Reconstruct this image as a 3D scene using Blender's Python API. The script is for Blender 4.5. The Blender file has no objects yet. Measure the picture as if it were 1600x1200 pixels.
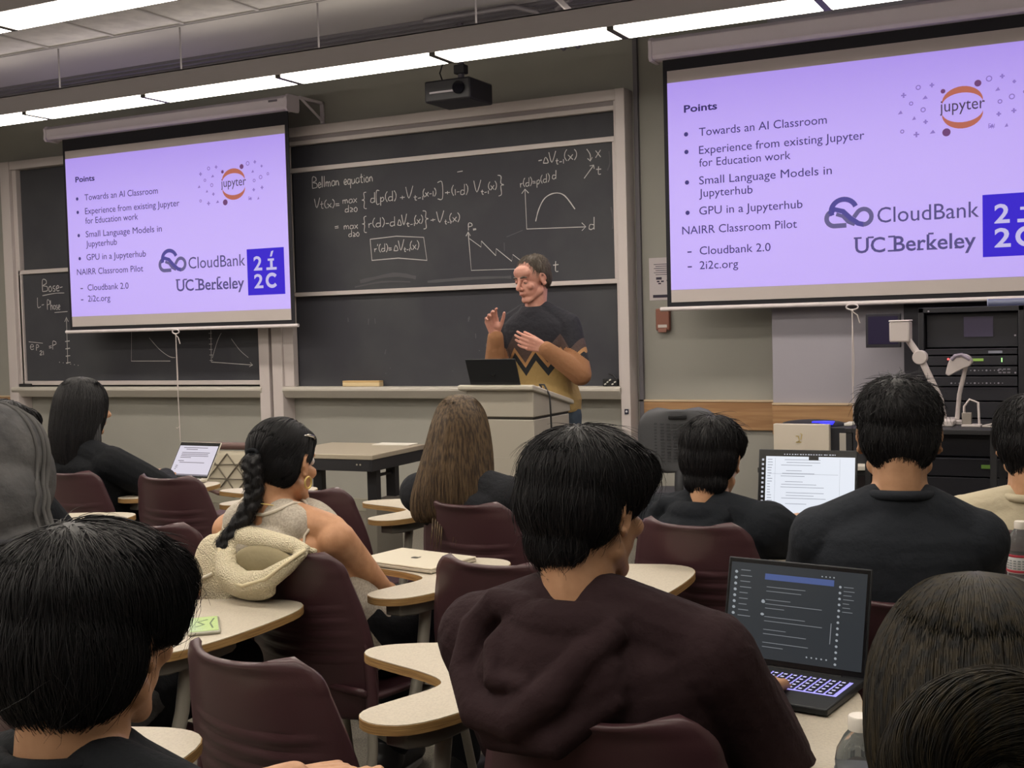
import bpy, bmesh, math, random
import numpy as np
from mathutils import Vector, Matrix, Quaternion
from mathutils.bvhtree import BVHTree
random.seed(7)
SC = bpy.context.scene
COL = SC.collection
PI = math.pi

# ---------------------------------------------------------------- camera
def rad(d): return math.radians(d)
cam_d = bpy.data.cameras.new('camera'); cam = bpy.data.objects.new('camera', cam_d); COL.objects.link(cam)
cam_d.sensor_width = 36.0; cam_d.lens = 36.0 * 1880 / 1600; cam_d.clip_start = 0.05; cam_d.clip_end = 60
_yaw, _pit, _rol = 0.467872, 0.048205, -0.026141
_fw = Vector((-math.sin(_yaw), math.cos(_yaw), 0)); _rt = Vector((math.cos(_yaw), math.sin(_yaw), 0)); _up = Vector((0, 0, 1))
_f2 = _fw * math.cos(_pit) - _up * math.sin(_pit); _u2 = _up * math.cos(_pit) + _fw * math.sin(_pit)
_r3 = _rt * math.cos(_rol) + _u2 * math.sin(_rol); _u3 = _u2 * math.cos(_rol) - _rt * math.sin(_rol)
cam.matrix_world = Matrix(((_r3.x, _u3.x, -_f2.x, 0), (_r3.y, _u3.y, -_f2.y, 0), (_r3.z, _u3.z, -_f2.z, 1.42), (0, 0, 0, 1)))
SC.camera = cam

# ---------------------------------------------------------------- world, exposure
W = bpy.data.worlds.new('world'); SC.world = W; W.use_nodes = True
W.node_tree.nodes['Background'].inputs[0].default_value = (0.30, 0.29, 0.33, 1)
W.node_tree.nodes['Background'].inputs[1].default_value = 0.12
SC.view_settings.view_transform = 'Standard'; SC.view_settings.look = 'None'
SC.view_settings.gamma = 1.0; SC.view_settings.use_curve_mapping = False
SC.view_settings.exposure = 0.12
SC.cycles.use_denoising = True
SC.cycles.max_bounces = 6; SC.cycles.diffuse_bounces = 4; SC.cycles.glossy_bounces = 3
SC.cycles.transmission_bounces = 6; SC.cycles.transparent_max_bounces = 8
SC.cycles.caustics_reflective = False; SC.cycles.caustics_refractive = False
LIGHT_POWER = 14.0         # radiance of the ceiling fixtures' lower lenses
UP_POWER = 2.1             # and of the uplights added on top to fill the upper wall

# ---------------------------------------------------------------- materials
def lin(h):
    h = h.lstrip('#'); o = []
    for i in (0, 2, 4):
        c = int(h[i:i+2], 16) / 255
        o.append(c / 12.92 if c <= 0.04045 else ((c + 0.055) / 1.055) ** 2.4)
    return (*o, 1)
MATS = {}
def mat(name, col, rough=0.6, metal=0.0, spec=0.5, bump=None, var=None, emit=None, alpha=None, sheen=0, trans=0, ior=1.45, coat=0):
    """bump=(scale, strength[, kind]); var=(scale, hex2, lo, hi) mixes in a second colour by noise; emit=(hex, strength)"""
    if name in MATS: return MATS[name]
    m = bpy.data.materials.new(name); m.use_nodes = True; nt = m.node_tree; N = nt.nodes; L = nt.links
    b = N['Principled BSDF']
    b.inputs['Base Color'].default_value = lin(col); b.inputs['Roughness'].default_value = rough
    b.inputs['Metallic'].default_value = metal; b.inputs['Specular IOR Level'].default_value = spec
    b.inputs['Sheen Weight'].default_value = sheen; b.inputs['Transmission Weight'].default_value = trans
    b.inputs['IOR'].default_value = ior; b.inputs['Coat Weight'].default_value = coat
    tc = N.new('ShaderNodeTexCoord')
    if var:
        n = N.new('ShaderNodeTexNoise'); n.inputs['Scale'].default_value = var[0]; n.inputs['Detail'].default_value = 4
        r = N.new('ShaderNodeMapRange'); r.inputs[1].default_value = var[2]; r.inputs[2].default_value = var[3]
        x = N.new('ShaderNodeMix'); x.data_type = 'RGBA'; x.inputs['A'].default_value = lin(col); x.inputs['B'].default_value = lin(var[1])
        L.new(tc.outputs['Object'], n.inputs['Vector']); L.new(n.outputs['Fac'], r.inputs[0]); L.new(r.outputs[0], x.inputs['Factor'])
        L.new(x.outputs['Result'], b.inputs['Base Color'])
    if bump:
        kind = bump[2] if len(bump) > 2 else 'noise'
        if kind == 'voronoi':
            n = N.new('ShaderNodeTexVoronoi'); out = 'Distance'
        else:
            n = N.new('ShaderNodeTexNoise'); n.inputs['Detail'].default_value = 5; out = 'Fac'
        n.inputs['Scale'].default_value = bump[0]
        k = N.new('ShaderNodeBump'); k.inputs['Strength'].default_value = bump[1]; k.inputs['Distance'].default_value = 0.02
        L.new(tc.outputs['Object'], n.inputs['Vector']); L.new(n.outputs[out], k.inputs['Height']); L.new(k.outputs[0], b.inputs['Normal'])
    if emit:
        b.inputs['Emission Color'].default_value = lin(emit[0]); b.inputs['Emission Strength'].default_value = emit[1]
    MATS[name] = m
    return m

def wood(name, c1, c2, scale, axis=0, rough=0.5, stripes=None):
    if name in MATS: return MATS[name]
    m = mat(name, c1, rough); nt = m.node_tree; N = nt.nodes; L = nt.links; b = N['Principled BSDF']
    tc = N.new('ShaderNodeTexCoord'); mp = N.new('ShaderNodeMapping'); s = [scale] * 3
    if axis is None: s = [scale * .05, scale * .05, scale * 4]
    else: s[axis] = scale * 0.06
    mp.inputs['Scale'].default_value = s
    n = N.new('ShaderNodeTexNoise'); n.inputs['Scale'].default_value = 1; n.inputs['Detail'].default_value = 6; n.inputs['Distortion'].default_value = 1.2
    r = N.new('ShaderNodeMapRange'); r.inputs[1].default_value = 0.35; r.inputs[2].default_value = 0.65
    x = N.new('ShaderNodeMix'); x.data_type = 'RGBA'; x.inputs['A'].default_value = lin(c1); x.inputs['B'].default_value = lin(c2)
    L.new(tc.outputs['Object'], mp.inputs[0]); L.new(mp.outputs[0], n.inputs['Vector']); L.new(n.outputs['Fac'], r.inputs[0])
    L.new(r.outputs[0], x.inputs['Factor']); L.new(x.outputs['Result'], b.inputs['Base Color'])
    return m

# ---------------------------------------------------------------- mesh builder
class MB:
    def __init__(s): s.v = []; s.f = []; s.mi = []; s.cur = 0
    def add(s, vs, fs):
        o = len(s.v); s.v.extend([tuple(v) for v in vs]); s.f.extend([tuple(i + o for i in f) for f in fs]); s.mi.extend([s.cur] * len(fs)); return s
    def box(s, x0, x1, y0, y1, z0, z1, M=None):
        vs = [Vector((x, y, z)) for z in (z0, z1) for y in (y0, y1) for x in (x0, x1)]
        if M is not None: vs = [M @ v for v in vs]
        return s.add(vs, [(0, 2, 3, 1), (4, 5, 7, 6), (0, 1, 5, 4), (2, 6, 7, 3), (0, 4, 6, 2), (1, 3, 7, 5)])
    def tube(s, path, r, n=10, cap=True, closed=False, flat=1.0):
        P = [Vector(p) for p in path]; m = len(P); R = r if isinstance(r, (list, tuple)) else [r] * m
        T = []
        for i in range(m):
            a = P[(i - 1) % m] if (closed or i > 0) else P[i]; b = P[(i + 1) % m] if (closed or i < m - 1) else P[i]
            t = (b - a); T.append(t.normalized() if t.length > 1e-9 else Vector((0, 0, 1)))
        u = T[0].orthogonal().normalized(); vs = []
        for i in range(m):
            u = (u - T[i] * u.dot(T[i])); u = u.normalized() if u.length > 1e-6 else T[i].orthogonal().normalized(); w = T[i].cross(u)
            for k in range(n):
                a = 2 * PI * k / n; vs.append(P[i] + (u * math.cos(a) + w * math.sin(a) * flat) * R[i])
        fs = []
        for i in range(m if closed else m - 1):
            j = (i + 1) % m
            for k in range(n): fs.append((i * n + k, i * n + (k + 1) % n, j * n + (k + 1) % n, j * n + k))
        if cap and not closed: fs.append(tuple(range(n - 1, -1, -1))); fs.append(tuple((m - 1) * n + k for k in range(n)))
        return s.add(vs, fs)
    def cyl(s, p0, p1, r0, r1=None, n=20): return s.tube([p0, p1], [r0, r0 if r1 is None else r1], n)
    def lathe(s, prof, n=24, M=None):
        vs = []; fs = []; m = len(prof)
        for r, z in prof:
            for k in range(n): a = 2 * PI * k / n; vs.append(Vector((r * math.cos(a), r * math.sin(a), z)))
        for i in range(m - 1):
            for k in range(n): fs.append((i * n + k, i * n + (k + 1) % n, (i + 1) * n + (k + 1) % n, (i + 1) * n + k))
        fs.append(tuple(range(n - 1, -1, -1))); fs.append(tuple((m - 1) * n + k for k in range(n)))
        if M is not None: vs = [M @ v for v in vs]
        return s.add(vs, fs)
    def prism(s, poly, z0, z1, M=None):
        n = len(poly); vs = [Vector((x, y, z)) for z in (z0, z1) for x, y in poly]
        if M is not None: vs = [M @ v for v in vs]
        return s.add(vs, [tuple(range(n - 1, -1, -1)), tuple(range(n, 2 * n))] + [(i, (i + 1) % n, n + (i + 1) % n, n + i) for i in range(n)])
    def grid(s, fn, nu, nv):
        vs = [Vector(fn(i / (nu - 1), j / (nv - 1))) for j in range(nv) for i in range(nu)]
        return s.add(vs, [(j * nu + i, j * nu + i + 1, (j + 1) * nu + i + 1, (j + 1) * nu + i) for j in range(nv - 1) for i in range(nu - 1)])
    def ell(s, c, r, M=None, n=20):
        c = Vector(c); vs = []; fs = []; m = n // 2
        for i in range(m + 1):
            th = PI * i / m
            for k in range(n):
                a = 2 * PI * k / n; v = Vector((r[0] * math.sin(th) * math.cos(a), r[1] * math.sin(th) * math.sin(a), r[2] * math.cos(th)))
                vs.append(c + (M @ v if M is not None else v))
        for i in range(m):
            for k in range(n): fs.append((i * n + k, (i + 1) * n + k, (i + 1) * n + (k + 1) % n, i * n + (k + 1) % n))
        return s.add(vs, fs)
    def caps(s, a, b, ra, rb, n=14):
        """tapered limb with round ends"""
        a = Vector(a); b = Vector(b); t = (b - a); L = t.length; t = t.normalized() if L > 1e-6 else Vector((0, 0, 1))
        path = []; rr = []
        for k in range(4): th = PI / 2 * (k + .25) / 4.25; path.append(a - t * ra * math.cos(th)); rr.append(ra * math.sin(th))
        path.append(a); rr.append(ra); path.append(b); rr.append(rb)
        for k in range(3, -1, -1): th = PI / 2 * (k + .25) / 4.25; path.append(b + t * rb * math.cos(th)); rr.append(rb * math.sin(th))
        return s.tube(path, rr, n)
    def chain(s, pts, rs, n=14):
        for i in range(len(pts) - 1): s.caps(pts[i], pts[i + 1], rs[i], rs[i + 1], n)
        return s
    def mesh(s, name, smooth=None):
        me = bpy.data.meshes.new(name); me.from_pydata(s.v, [], s.f)
        if any(s.mi): me.polygons.foreach_set('material_index', s.mi)
        me.update()
        if smooth is not None:
            me.polygons.foreach_set('use_smooth', [True] * len(me.polygons))
            if smooth < 180:
                try: me.set_sharp_from_angle(angle=rad(smooth))
                except Exception: pass
        return me
    def build(s, name, m, parent=None, smooth=35, bevel=0, **kw):
        me = s.mesh(name, smooth)
        bm = bmesh.new(); bm.from_mesh(me); bmesh.ops.recalc_face_normals(bm, faces=bm.faces); bm.to_mesh(me); bm.free()
        return link(name, me, m, parent, bevel, **kw)

def link(name, me, m, parent=None, bevel=0, loc=None):
    o = bpy.data.objects.new(name, me); COL.objects.link(o)
    for x in (m if isinstance(m, (list, tuple)) else [m]): me.materials.append(x)
    if parent is not None: o.parent = parent
    if loc is not None: o.location = loc
    if bevel:
        b = o.modifiers.new('bevel', 'BEVEL'); b.width = bevel; b.segments = 2; b.limit_method = 'ANGLE'; b.angle_limit = rad(40); b.harden_normals = False
    return o
def tag(o, label, cat, group=None):
    o['label'] = label; o['category'] = cat
    if group: o['group'] = group
    return o
def thing(name, label, cat, loc=(0, 0, 0), rz=0.0, group=None):
    o = bpy.data.objects.new(name, None); COL.objects.link(o); o.location = loc; o.rotation_euler = (0, 0, rz); o.empty_display_size = 0.05
    return tag(o, label, cat, group)
def struct(name, mb, m, **kw):
    o = mb.build(name, m, **kw); o['kind'] = 'structure'; return o
def dup(root, loc, rz, label, group=None, skip=()):
    def cp(o, par):
        c = o.copy(); COL.objects.link(c); c.parent = par
        for ch in list(o.children):
            if ch.name.split('.')[0] not in skip: cp(ch, c)
        return c
    r = cp(root, None); r.location = loc; r.rotation_euler = (0, 0, rz); r['label'] = label
    if group: r['group'] = group
    return r
def evaluated(o):
    dg = bpy.context.evaluated_depsgraph_get(); dg.update()
    return bpy.data.meshes.new_from_object(o.evaluated_get(dg))
def blob(mb, voxel=0.006, it=4, fac=0.5, keep=None, subd=0):
    """overlapping closed shapes -> one continuous smooth surface (mesh)"""
    me = mb.mesh('b'); o = bpy.data.objects.new('b', me); COL.objects.link(o)
    bm = bmesh.new(); bm.from_mesh(me); bmesh.ops.recalc_face_normals(bm, faces=bm.faces); bm.to_mesh(me); bm.free()
    r = o.modifiers.new('r', 'REMESH'); r.mode = 'VOXEL'; r.voxel_size = voxel; r.use_smooth_shade = True
    if it:
        s = o.modifiers.new('s', 'SMOOTH'); s.factor = fac; s.iterations = it
    out = evaluated(o); bpy.data.objects.remove(o); bpy.data.meshes.remove(me)
    out.polygons.foreach_set('use_smooth', [True] * len(out.polygons)); out.update()
    return out
def cut_mesh(me, fn):
    """drop faces whose centre fails fn"""
    bm = bmesh.new(); bm.from_mesh(me); bmesh.ops.delete(bm, geom=[f for f in bm.faces if fn(f.calc_center_median())], context='FACES')
    bm.to_mesh(me); bm.free(); return me

# ---------------------------------------------------------------- lettering
def text_mb(mb, s, x0, x1, z0, M, size=None, bold=0.0, cap=None):
    """flat lettering from x0 to x1 (x1 None: natural width at size) with baseline z0, in the plane given by M (local x, z -> world)"""
    cu = bpy.data.curves.new('t', 'FONT'); cu.body = s; cu.size = 1; cu.offset = bold; cu.resolution_u = 3
    o = bpy.data.objects.new('t', cu); COL.objects.link(o); me = evaluated(o)
    xs = [v.co.x for v in me.vertices]; a, b = min(xs), max(xs)
    sz = size or 1
    sx = ((x1 - x0) / (b - a)) if x1 is not None else sz
    sy = sz if size else sx
    mb.add([M @ Vector((x0 + (v.co.x - a) * sx, 0, z0 + v.co.y * sy)) for v in me.vertices], [tuple(p.vertices) for p in me.polygons])
    bpy.data.objects.remove(o); bpy.data.curves.remove(cu); bpy.data.meshes.remove(me)
G = {  # chalk handwriting: strokes in a unit box (x 0..w, y 0..1 cap height)
 'B': (.62, [[(.05,0),(.08,1),(.4,.95),(.45,.7),(.1,.52),(.5,.42),(.52,.1),(.05,0)]]),
 'P': (.55, [[(.06,0),(.1,1),(.42,.95),(.48,.65),(.1,.5)]]), 'L': (.4, [[(.05,1),(.05,0),(.35,.03)]]),
 'V': (.6, [[(0,1),(.2,0),(.5,1.05)]]), 'a': (.45, [[(.36,.42),(.12,.45),(.04,.15),(.2,0),(.36,.2),(.36,.45),(.38,.02)]]),
 'b': (.42, [[(.05,1),(.05,0),(.3,.02),(.35,.35),(.06,.42)]]), 'd': (.5, [[(.4,1),(.38,0)],[(.38,.4),(.12,.42),(.04,.12),(.2,0),(.38,.15)]]),
 'e': (.38, [[(.04,.22),(.32,.28),(.2,.48),(.05,.25),(.14,0),(.34,.06)]]), 'h': (.42, [[(.05,1),(.05,0)],[(.05,.3),(.22,.46),(.32,.3),(.33,0)]]),
 'i': (.2, [[(.08,.45),(.1,0)],[(.1,.62),(.11,.66)]]), 'l': (.22, [[(.1,1),(.08,0)]]),
 'm': (.6, [[(.04,.45),(.05,0)],[(.05,.3),(.18,.46),(.26,.3),(.27,0)],[(.27,.3),(.4,.46),(.48,.3),(.5,0)]]),
 'n': (.42, [[(.04,.45),(.05,0)],[(.05,.3),(.2,.46),(.3,.3),(.32,0)]]), 'o': (.4, [[(.2,.46),(.05,.3),(.08,.04),(.24,0),(.34,.2),(.2,.46)]]),
 'p': (.42, [[(.06,.45),(.05,-.4)],[(.06,.3),(.25,.46),(.34,.25),(.2,.02),(.06,.1)]]), 'q': (.42, [[(.34,.42),(.12,.45),(.05,.15),(.2,0),(.34,.2)],[(.34,.45),(.34,-.4)]]),
 'r': (.32, [[(.05,.45),(.06,0)],[(.06,.25),(.15,.42),(.28,.44)]]), 's': (.32, [[(.27,.43),(.1,.44),(.08,.28),(.25,.18),(.2,.01),(.04,.04)]]),
 't': (.34, [[(.16,.8),(.14,.08),(.28,.02)],[(.02,.5),(.3,.52)]]), 'u': (.44, [[(.05,.45),(.08,.05),(.25,.02),(.34,.2),(.34,.45),(.37,0)]]),
 'x': (.42, [[(.03,.5),(.36,0)],[(.36,.52),(.02,-.02)]]), '0': (.42, [[(.2,.6),(.04,.35),(.1,.02),(.28,.02),(.36,.35),(.2,.6)]]),
 '1': (.2, [[(.1,.6),(.1,0)]]), '2': (.4, [[(.05,.5),(.2,.65),(.33,.45),(.05,.02),(.36,.03)]]), '-': (.34, [[(.04,.3),(.28,.32)]]),
 '+': (.44, [[(.2,.5),(.2,.05)],[(.02,.28),(.38,.3)]]), '=': (.42, [[(.03,.38),(.34,.4)],[(.04,.18),(.35,.2)]]),
 '(': (.26, [[(.22,1),(.08,.7),(.06,.3),(.2,-.05)]]), ')': (.26, [[(.04,1),(.18,.7),(.18,.3),(.04,-.05)]]),
 '[': (.34, [[(.3,1.1),(.06,1.1),(.05,-.15),(.3,-.15)]]), ']': (.34, [[(.03,1.1),(.27,1.1),(.27,-.15),(.02,-.15)]]),
 '{': (.36, [[(.3,1.2),(.16,1.1),(.18,.6),(.04,.5),(.18,.4),(.15,-.2),(.3,-.3)]]), '}': (.36, [[(.04,1.2),(.2,1.1),(.18,.6),(.32,.5),(.18,.4),(.2,-.2),(.06,-.3)]]),
 '>': (.42, [[(.05,.6),(.34,.36),(.05,.14)],[(.05,0),(.34,.06)]]), 'D': (.46, [[(.04,.02),(.22,.55),(.4,.02),(.04,.02)]]),
 "'": (.16, [[(.08,1.0),(.05,.75)]]), ' ': (.4, []), 'E': (.4, [[(.35,.95),(.05,.9),(.05,0),(.35,.02)],[(.05,.5),(.3,.5)]]),
}
def stroke(mb, pts, y, w=0.006, sm=True):
    if sm and len(pts) > 2:   # Catmull-Rom
        q = []
        for i in range(len(pts) - 1):
            p0 = pts[max(i - 1, 0)]; p1 = pts[i]; p2 = pts[i + 1]; p3 = pts[min(i + 2, len(pts) - 1)]
            for k in range(4):
                t = k / 4
                q.append(tuple(.5 * (2 * p1[c] + (p2[c] - p0[c]) * t + (2 * p0[c] - 5 * p1[c] + 4 * p2[c] - p3[c]) * t * t + (3 * p1[c] - p0[c] - 3 * p2[c] + p3[c]) * t ** 3) for c in (0, 1)))
        q.append(pts[-1]); pts = q
    vs = []; n = len(pts)
    for i in range(n):
        a = pts[max(i - 1, 0)]; b = pts[min(i + 1, n - 1)]; dx, dz = b[0] - a[0], b[1] - a[1]; l = math.hypot(dx, dz) or 1
        ww = w * random.uniform(.35, .6); vs += [(pts[i][0] - dz / l * ww, y, pts[i][1] + dx / l * ww), (pts[i][0] + dz / l * ww, y, pts[i][1] - dx / l * ww)]
    mb.add(vs, [(2 * i, 2 * i + 1, 2 * i + 3, 2 * i + 2) for i in range(n - 1)])
def chalk(mb, s, x0, x1, z0, h, y, w=0.006, slope=0.0):
    tot = sum(G[c][0] for c in s); k = (x1 - x0) / tot; x = x0
    for c in s:
        for st in G[c][1]:
            stroke(mb, [(x + p[0] * k, z0 + slope * (x - x0) + p[1] * h + random.uniform(-.03, .03) * h) for p in st], y, w)
        x += G[c][0] * k
# ================================================================ setting
WY = 7.85            # front wall plane
XL, XR, YB, CZ = -10.3, 1.3, -3.4, 3.43
m_wall = mat('wall paint', '#9c9a93', 0.75, bump=(60, .03), var=(1.3, '#95938d', .35, .7))
m_wall_dark = mat('wall recess paint', '#86837e', 0.8)
m_ceil = mat('plaster ceiling', '#a5a2a2', 0.85)
m_tile = mat('ceiling tile', '#c2bfc0', 0.9, bump=(180, .12), var=(9, '#b6b3b5', .4, .6))
m_grid = mat('ceiling grid', '#a9a6a6', 0.6)
m_carpet = mat('carpet', '#8d877b', 0.95, bump=(420, .6), var=(160, '#6f6a61', .4, .62))
m_base = mat('baseboard vinyl', '#8f8b7e', 0.6)
m_oak = wood('oak rail', '#b08a63', '#9a7350', 26, 0, 0.5)
m_alu = mat('board frame aluminium', '#c3bab9', 0.42, metal=0.0, bump=(90, .02))
m_alu_d = mat('board channel', '#857d80', 0.5)
m_board = mat('chalkboard slate', '#3d3d44', 0.62, spec=.3, var=(1.6, '#494a4e', .42, .72), bump=(150, .02))
m_chalk = mat('chalk', '#c4c2c2', 0.95, spec=.1)
m_faint = mat('faint chalk', '#5c5c60', 0.95, spec=.1)

b = MB().box(XL, XR, YB, WY, -0.1, 0); struct('floor', b, m_carpet)
b = MB()
b.box(XL, XR, WY, WY + .12, 0, CZ + .3)
struct('wall_front', b, m_wall)
b = MB().box(-1.975, XR, 7.60, WY, 0, CZ); struct('wall_front_pilaster', b, mat('pilaster paint', '#9f9ba5', .75, bump=(60, .03)), bevel=.004)
struct('wall_left', MB().box(XL - .12, XL, YB, WY, 0, CZ + .3), m_wall)
struct('wall_right', MB().box(XR, XR + .12, YB, WY, 0, CZ + .3), m_wall)
struct('wall_back', MB().box(XL, XR, YB - .12, YB, 0, CZ + .3), m_wall)
# ceiling: tiles up to Y=6.14, plaster margin, slotted air diffuser along the front wall
b = MB().box(XL, XR, 6.14, 6.87, CZ, CZ + .3); b.box(XL, XR, 6.87, WY, CZ + .16, CZ + .3)
struct('ceiling_margin', b, m_ceil)
b = MB()
x = XL
while x < XR:
    y = 6.14
    while y > YB:
        b.box(x + .006, min(x + .604, XR), max(y - 1.214, YB), y - .006, CZ + .012, CZ + .05); y -= 1.22
    x += .61
o = struct('ceiling', b, m_tile)
b = MB(); x = XL
while x < XR: b.box(x - .011, x + .011, YB, 6.14, CZ + .002, CZ + .02); x += .61
y = 6.14
while y > YB: b.box(XL, XR, y - .011, y + .011, CZ, CZ + .02); y -= 1.22
struct('ceiling_grid', b, m_grid)
struct('ceiling_void', MB().box(XL, XR, YB, 6.14, CZ + .06, CZ + .3), m_ceil)
b = MB(); m_slot = mat('slot diffuser', '#6d6a72', .5)
for k in range(7):
    y = 6.90 + k * .1; b.box(XL, XR, y, y + .035, CZ - .012, CZ + .05)
    b.tube([(XL, y + .06, CZ + .03), (XR, y + .06, CZ + .03)], .016, 8)
struct('ceiling_diffuser', b, m_slot)
# conduits hugging the slots, bending down behind the lamp
for n_, pts in enumerate(([(-4.0, 6.8, 3.40), (-3.35, 6.8, 3.40), (-3.22, 6.84, 3.36), (-3.20, 6.95, 3.28), (-3.2, 7.2, 3.2)],
                          [(-2.2, 6.8, 3.40), (-2.95, 6.8, 3.40), (-3.08, 6.84, 3.36), (-3.10, 6.95, 3.28), (-3.1, 7.2, 3.2)])):
    tag(MB().tube(pts, .017, 10).build('conduit', mat('conduit grey', '#77737a', .4, metal=.3), smooth=60), ('grey ceiling conduit bending down on the left of the projector pole', 'grey ceiling conduit bending down on the right of the projector pole')[n_], 'pipe', 'conduits under the ceiling slots')

struct('trim_rail', MB().box(-2.965, -1.975, WY - .025, WY, .685, .875).box(-1.975, -1.15, 7.575, 7.60, .685, .875), m_oak, bevel=.004)
struct('trim_rail_left', MB().box(XL, -9.02, WY - .025, WY, .70, .885), m_oak, bevel=.004)
struct('trim_cap', MB().box(-2.965, -1.975, WY - .03, WY, .875, .887).box(-1.975, -1.15, 7.57, 7.60, .875, .887).box(XL, -9.02, WY - .03, WY, .885, .897), mat('pale oak cap', '#cdb79a', .5))
struct('baseboard_front', MB().box(XL, -1.975, WY - .02, WY, 0, .10).box(-1.975, XR, 7.58, 7.6, 0, .1), m_base, bevel=.004)
struct('baseboard_left', MB().box(XL, XL + .02, YB, WY, 0, .10), m_base)
struct('trim_post', MB().box(-2.965, -2.935, WY - .03, WY, 0, CZ), mat('dark reveal', '#6d6a70', .7))

# ================================================================ chalkboards
def frame_rect(b, x0, x1, z0, z1, y0, y1, w):
    b.box(x0, x1, y0, y1, z0, z0 + w).box(x0, x1, y0, y1, z1 - w, z1).box(x0, x0 + w, y0, y1, z0 + w, z1 - w).box(x1 - w, x1, y0, y1, z0 + w, z1 - w)
def tray(name, x0, x1, par):
    prof = [(7.85, .985), (7.70, .985), (7.685, .972), (7.685, .955), (7.73, .895), (7.85, .895)]
    M = Matrix(((0, 0, 1, 0), (1, 0, 0, 0), (0, 1, 0, 0), (0, 0, 0, 1)))   # (y,z) profile run along x
    return MB().prism(prof, x0, x1, M).build(name, mat('chalk tray', '#c0bab2', .45), par, bevel=.004)
cb = thing('chalkboard', 'wide sliding chalkboard behind the lecturer, covered with equations and graphs', 'chalkboard', (0, 0, 0))
b = MB(); b.box(-3.055, -2.985, 7.70, WY, 0, 3.01).box(-6.03, -5.93, 7.70, WY, 0, 3.01); b.box(-5.93, -3.055, 7.71, WY, 2.935, 3.01)
b.box(-3.075, -3.055, 7.72, 7.78, .985, 2.935).box(-5.93, -5.83, 7.72, 7.78, .985, 2.935)
b.build('frame', m_alu, cb, bevel=.004)
MB().box(-5.9, -3.06, 7.73, WY, 2.905, 2.935).build('upper_channel', m_alu_d, cb)
MB().box(-5.9, -3.06, 7.725, 7.775, 2.872, 2.905).build('upper_track', m_alu, cb, bevel=.003)
MB().box(-5.83, -3.07, 7.785, 7.80, .985, 2.88).build('back_panel', m_board, cb)
fp = MB().box(-5.80, -3.075, 7.755, 7.775, 1.715, 2.68).build('sliding_panel', m_board, cb)
b = MB(); b.box(-5.83, -3.065, 7.735, 7.78, 2.662, 2.698); b.box(-5.83, -3.065, 7.735, 7.78, 1.694, 1.726); b.box(-3.095, -3.065, 7.735, 7.78, 1.726, 2.662)
b.build('panel_frame', m_alu, fp, bevel=.003)
tray('chalk_tray', -5.93, -3.055, cb)
y = 7.752; b = MB()
def flush(b, n, p, m=None):
    b.build(n, m or m_chalk, p, smooth=None); return MB()
chalk(b, 'Bellman equation', -5.62, -5.05, 2.532, .085, y, .007, .02)
b = flush(b, 'chalk_heading', fp); chalk(b, 'V', -5.601, -5.54, 2.38, .07, y); chalk(b, 't(x)=', -5.55, -5.36, 2.372, .065, y)
chalk(b, 'max', -5.339, -5.2, 2.395, .062, y); chalk(b, 'd>0', -5.32, -5.20, 2.327, .055, y)
chalk(b, '{', -5.165, -5.11, 2.365, .085, y); chalk(b, 'd[p(d)', -5.085, -4.845, 2.385, .075, y); chalk(b, '+', -4.82, -4.77, 2.385, .06, y)
chalk(b, 'V', -4.765, -4.69, 2.395, .085, y); chalk(b, 't-1', -4.70, -4.61, 2.375, .045, y); chalk(b, '(x-1)', -4.62, -4.50, 2.395, .06, y); chalk(b, ']', -4.495, -4.44, 2.385, .095, y)
chalk(b, '+', -4.43, -4.38, 2.395, .055, y); chalk(b, '(1-d)', -4.375, -4.23, 2.388, .075, y); chalk(b, 'V', -4.185, -4.115, 2.395, .085, y); chalk(b, 't-1', -4.13, -4.06, 2.378, .04, y)
chalk(b, '(x)', -4.07, -3.995, 2.405, .06, y); chalk(b, '}', -3.995, -3.935, 2.385, .1, y)
b = flush(b, 'chalk_equation', fp); chalk(b, '=', -5.421, -5.375, 2.20, .06, y); chalk(b, 'max', -5.335, -5.20, 2.197, .06, y); chalk(b, 'd>0', -5.294, -5.19, 2.138, .05, y)
chalk(b, '{', -5.17, -5.115, 2.185, .085, y); chalk(b, 'r(d)-d', -5.11, -4.86, 2.197, .07, y); chalk(b, 'DV', -4.85, -4.755, 2.20, .075, y); chalk(b, 't-1', -4.77, -4.69, 2.185, .04, y)
chalk(b, '(x)', -4.70, -4.62, 2.20, .065, y); chalk(b, '}', -4.63, -4.57, 2.185, .09, y); chalk(b, '+', -4.56, -4.51, 2.205, .05, y); chalk(b, 'V', -4.505, -4.43, 2.20, .08, y); chalk(b, 't-1', -4.44, -4.38, 2.182, .04, y); chalk(b, '(x)', -4.40, -4.305, 2.195, .065, y)
b = flush(b, 'chalk_equation', fp); stroke(b, [(-5.096, 2.108), (-4.86, 2.118), (-4.622, 2.096), (-4.599, 1.924), (-4.85, 1.953), (-5.086, 1.947), (-5.096, 2.108)], y, .007, False)
chalk(b, "r'(d)=", -5.063, -4.90, 2.008, .06, y); chalk(b, 'DV', -4.89, -4.785, 2.01, .075, y); chalk(b, 't-1', -4.80, -4.74, 1.998, .04, y); chalk(b, '(x)', -4.745, -4.66, 2.01, .065, y)
b = flush(b, 'boxed_chalk_equation', fp); stroke(b, [(-3.800, 2.36), (-3.773, 2.39), (-3.745, 2.36)], y, .006, False); stroke(b, [(-3.773, 2.387), (-3.767, 2.107), (-3.313, 2.095)], y, .006, False); stroke(b, [(-3.34, 2.125), (-3.31, 2.096), (-3.34, 2.07)], y, .006, False)
chalk(b, 'd', -3.29, -3.235, 2.072, .085, y); chalk(b, 'r(d)=p(d)', -3.812, -3.575, 2.405, .06, y, .005, .1); chalk(b, 'd', -3.56, -3.52, 2.445, .06, y)
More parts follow.
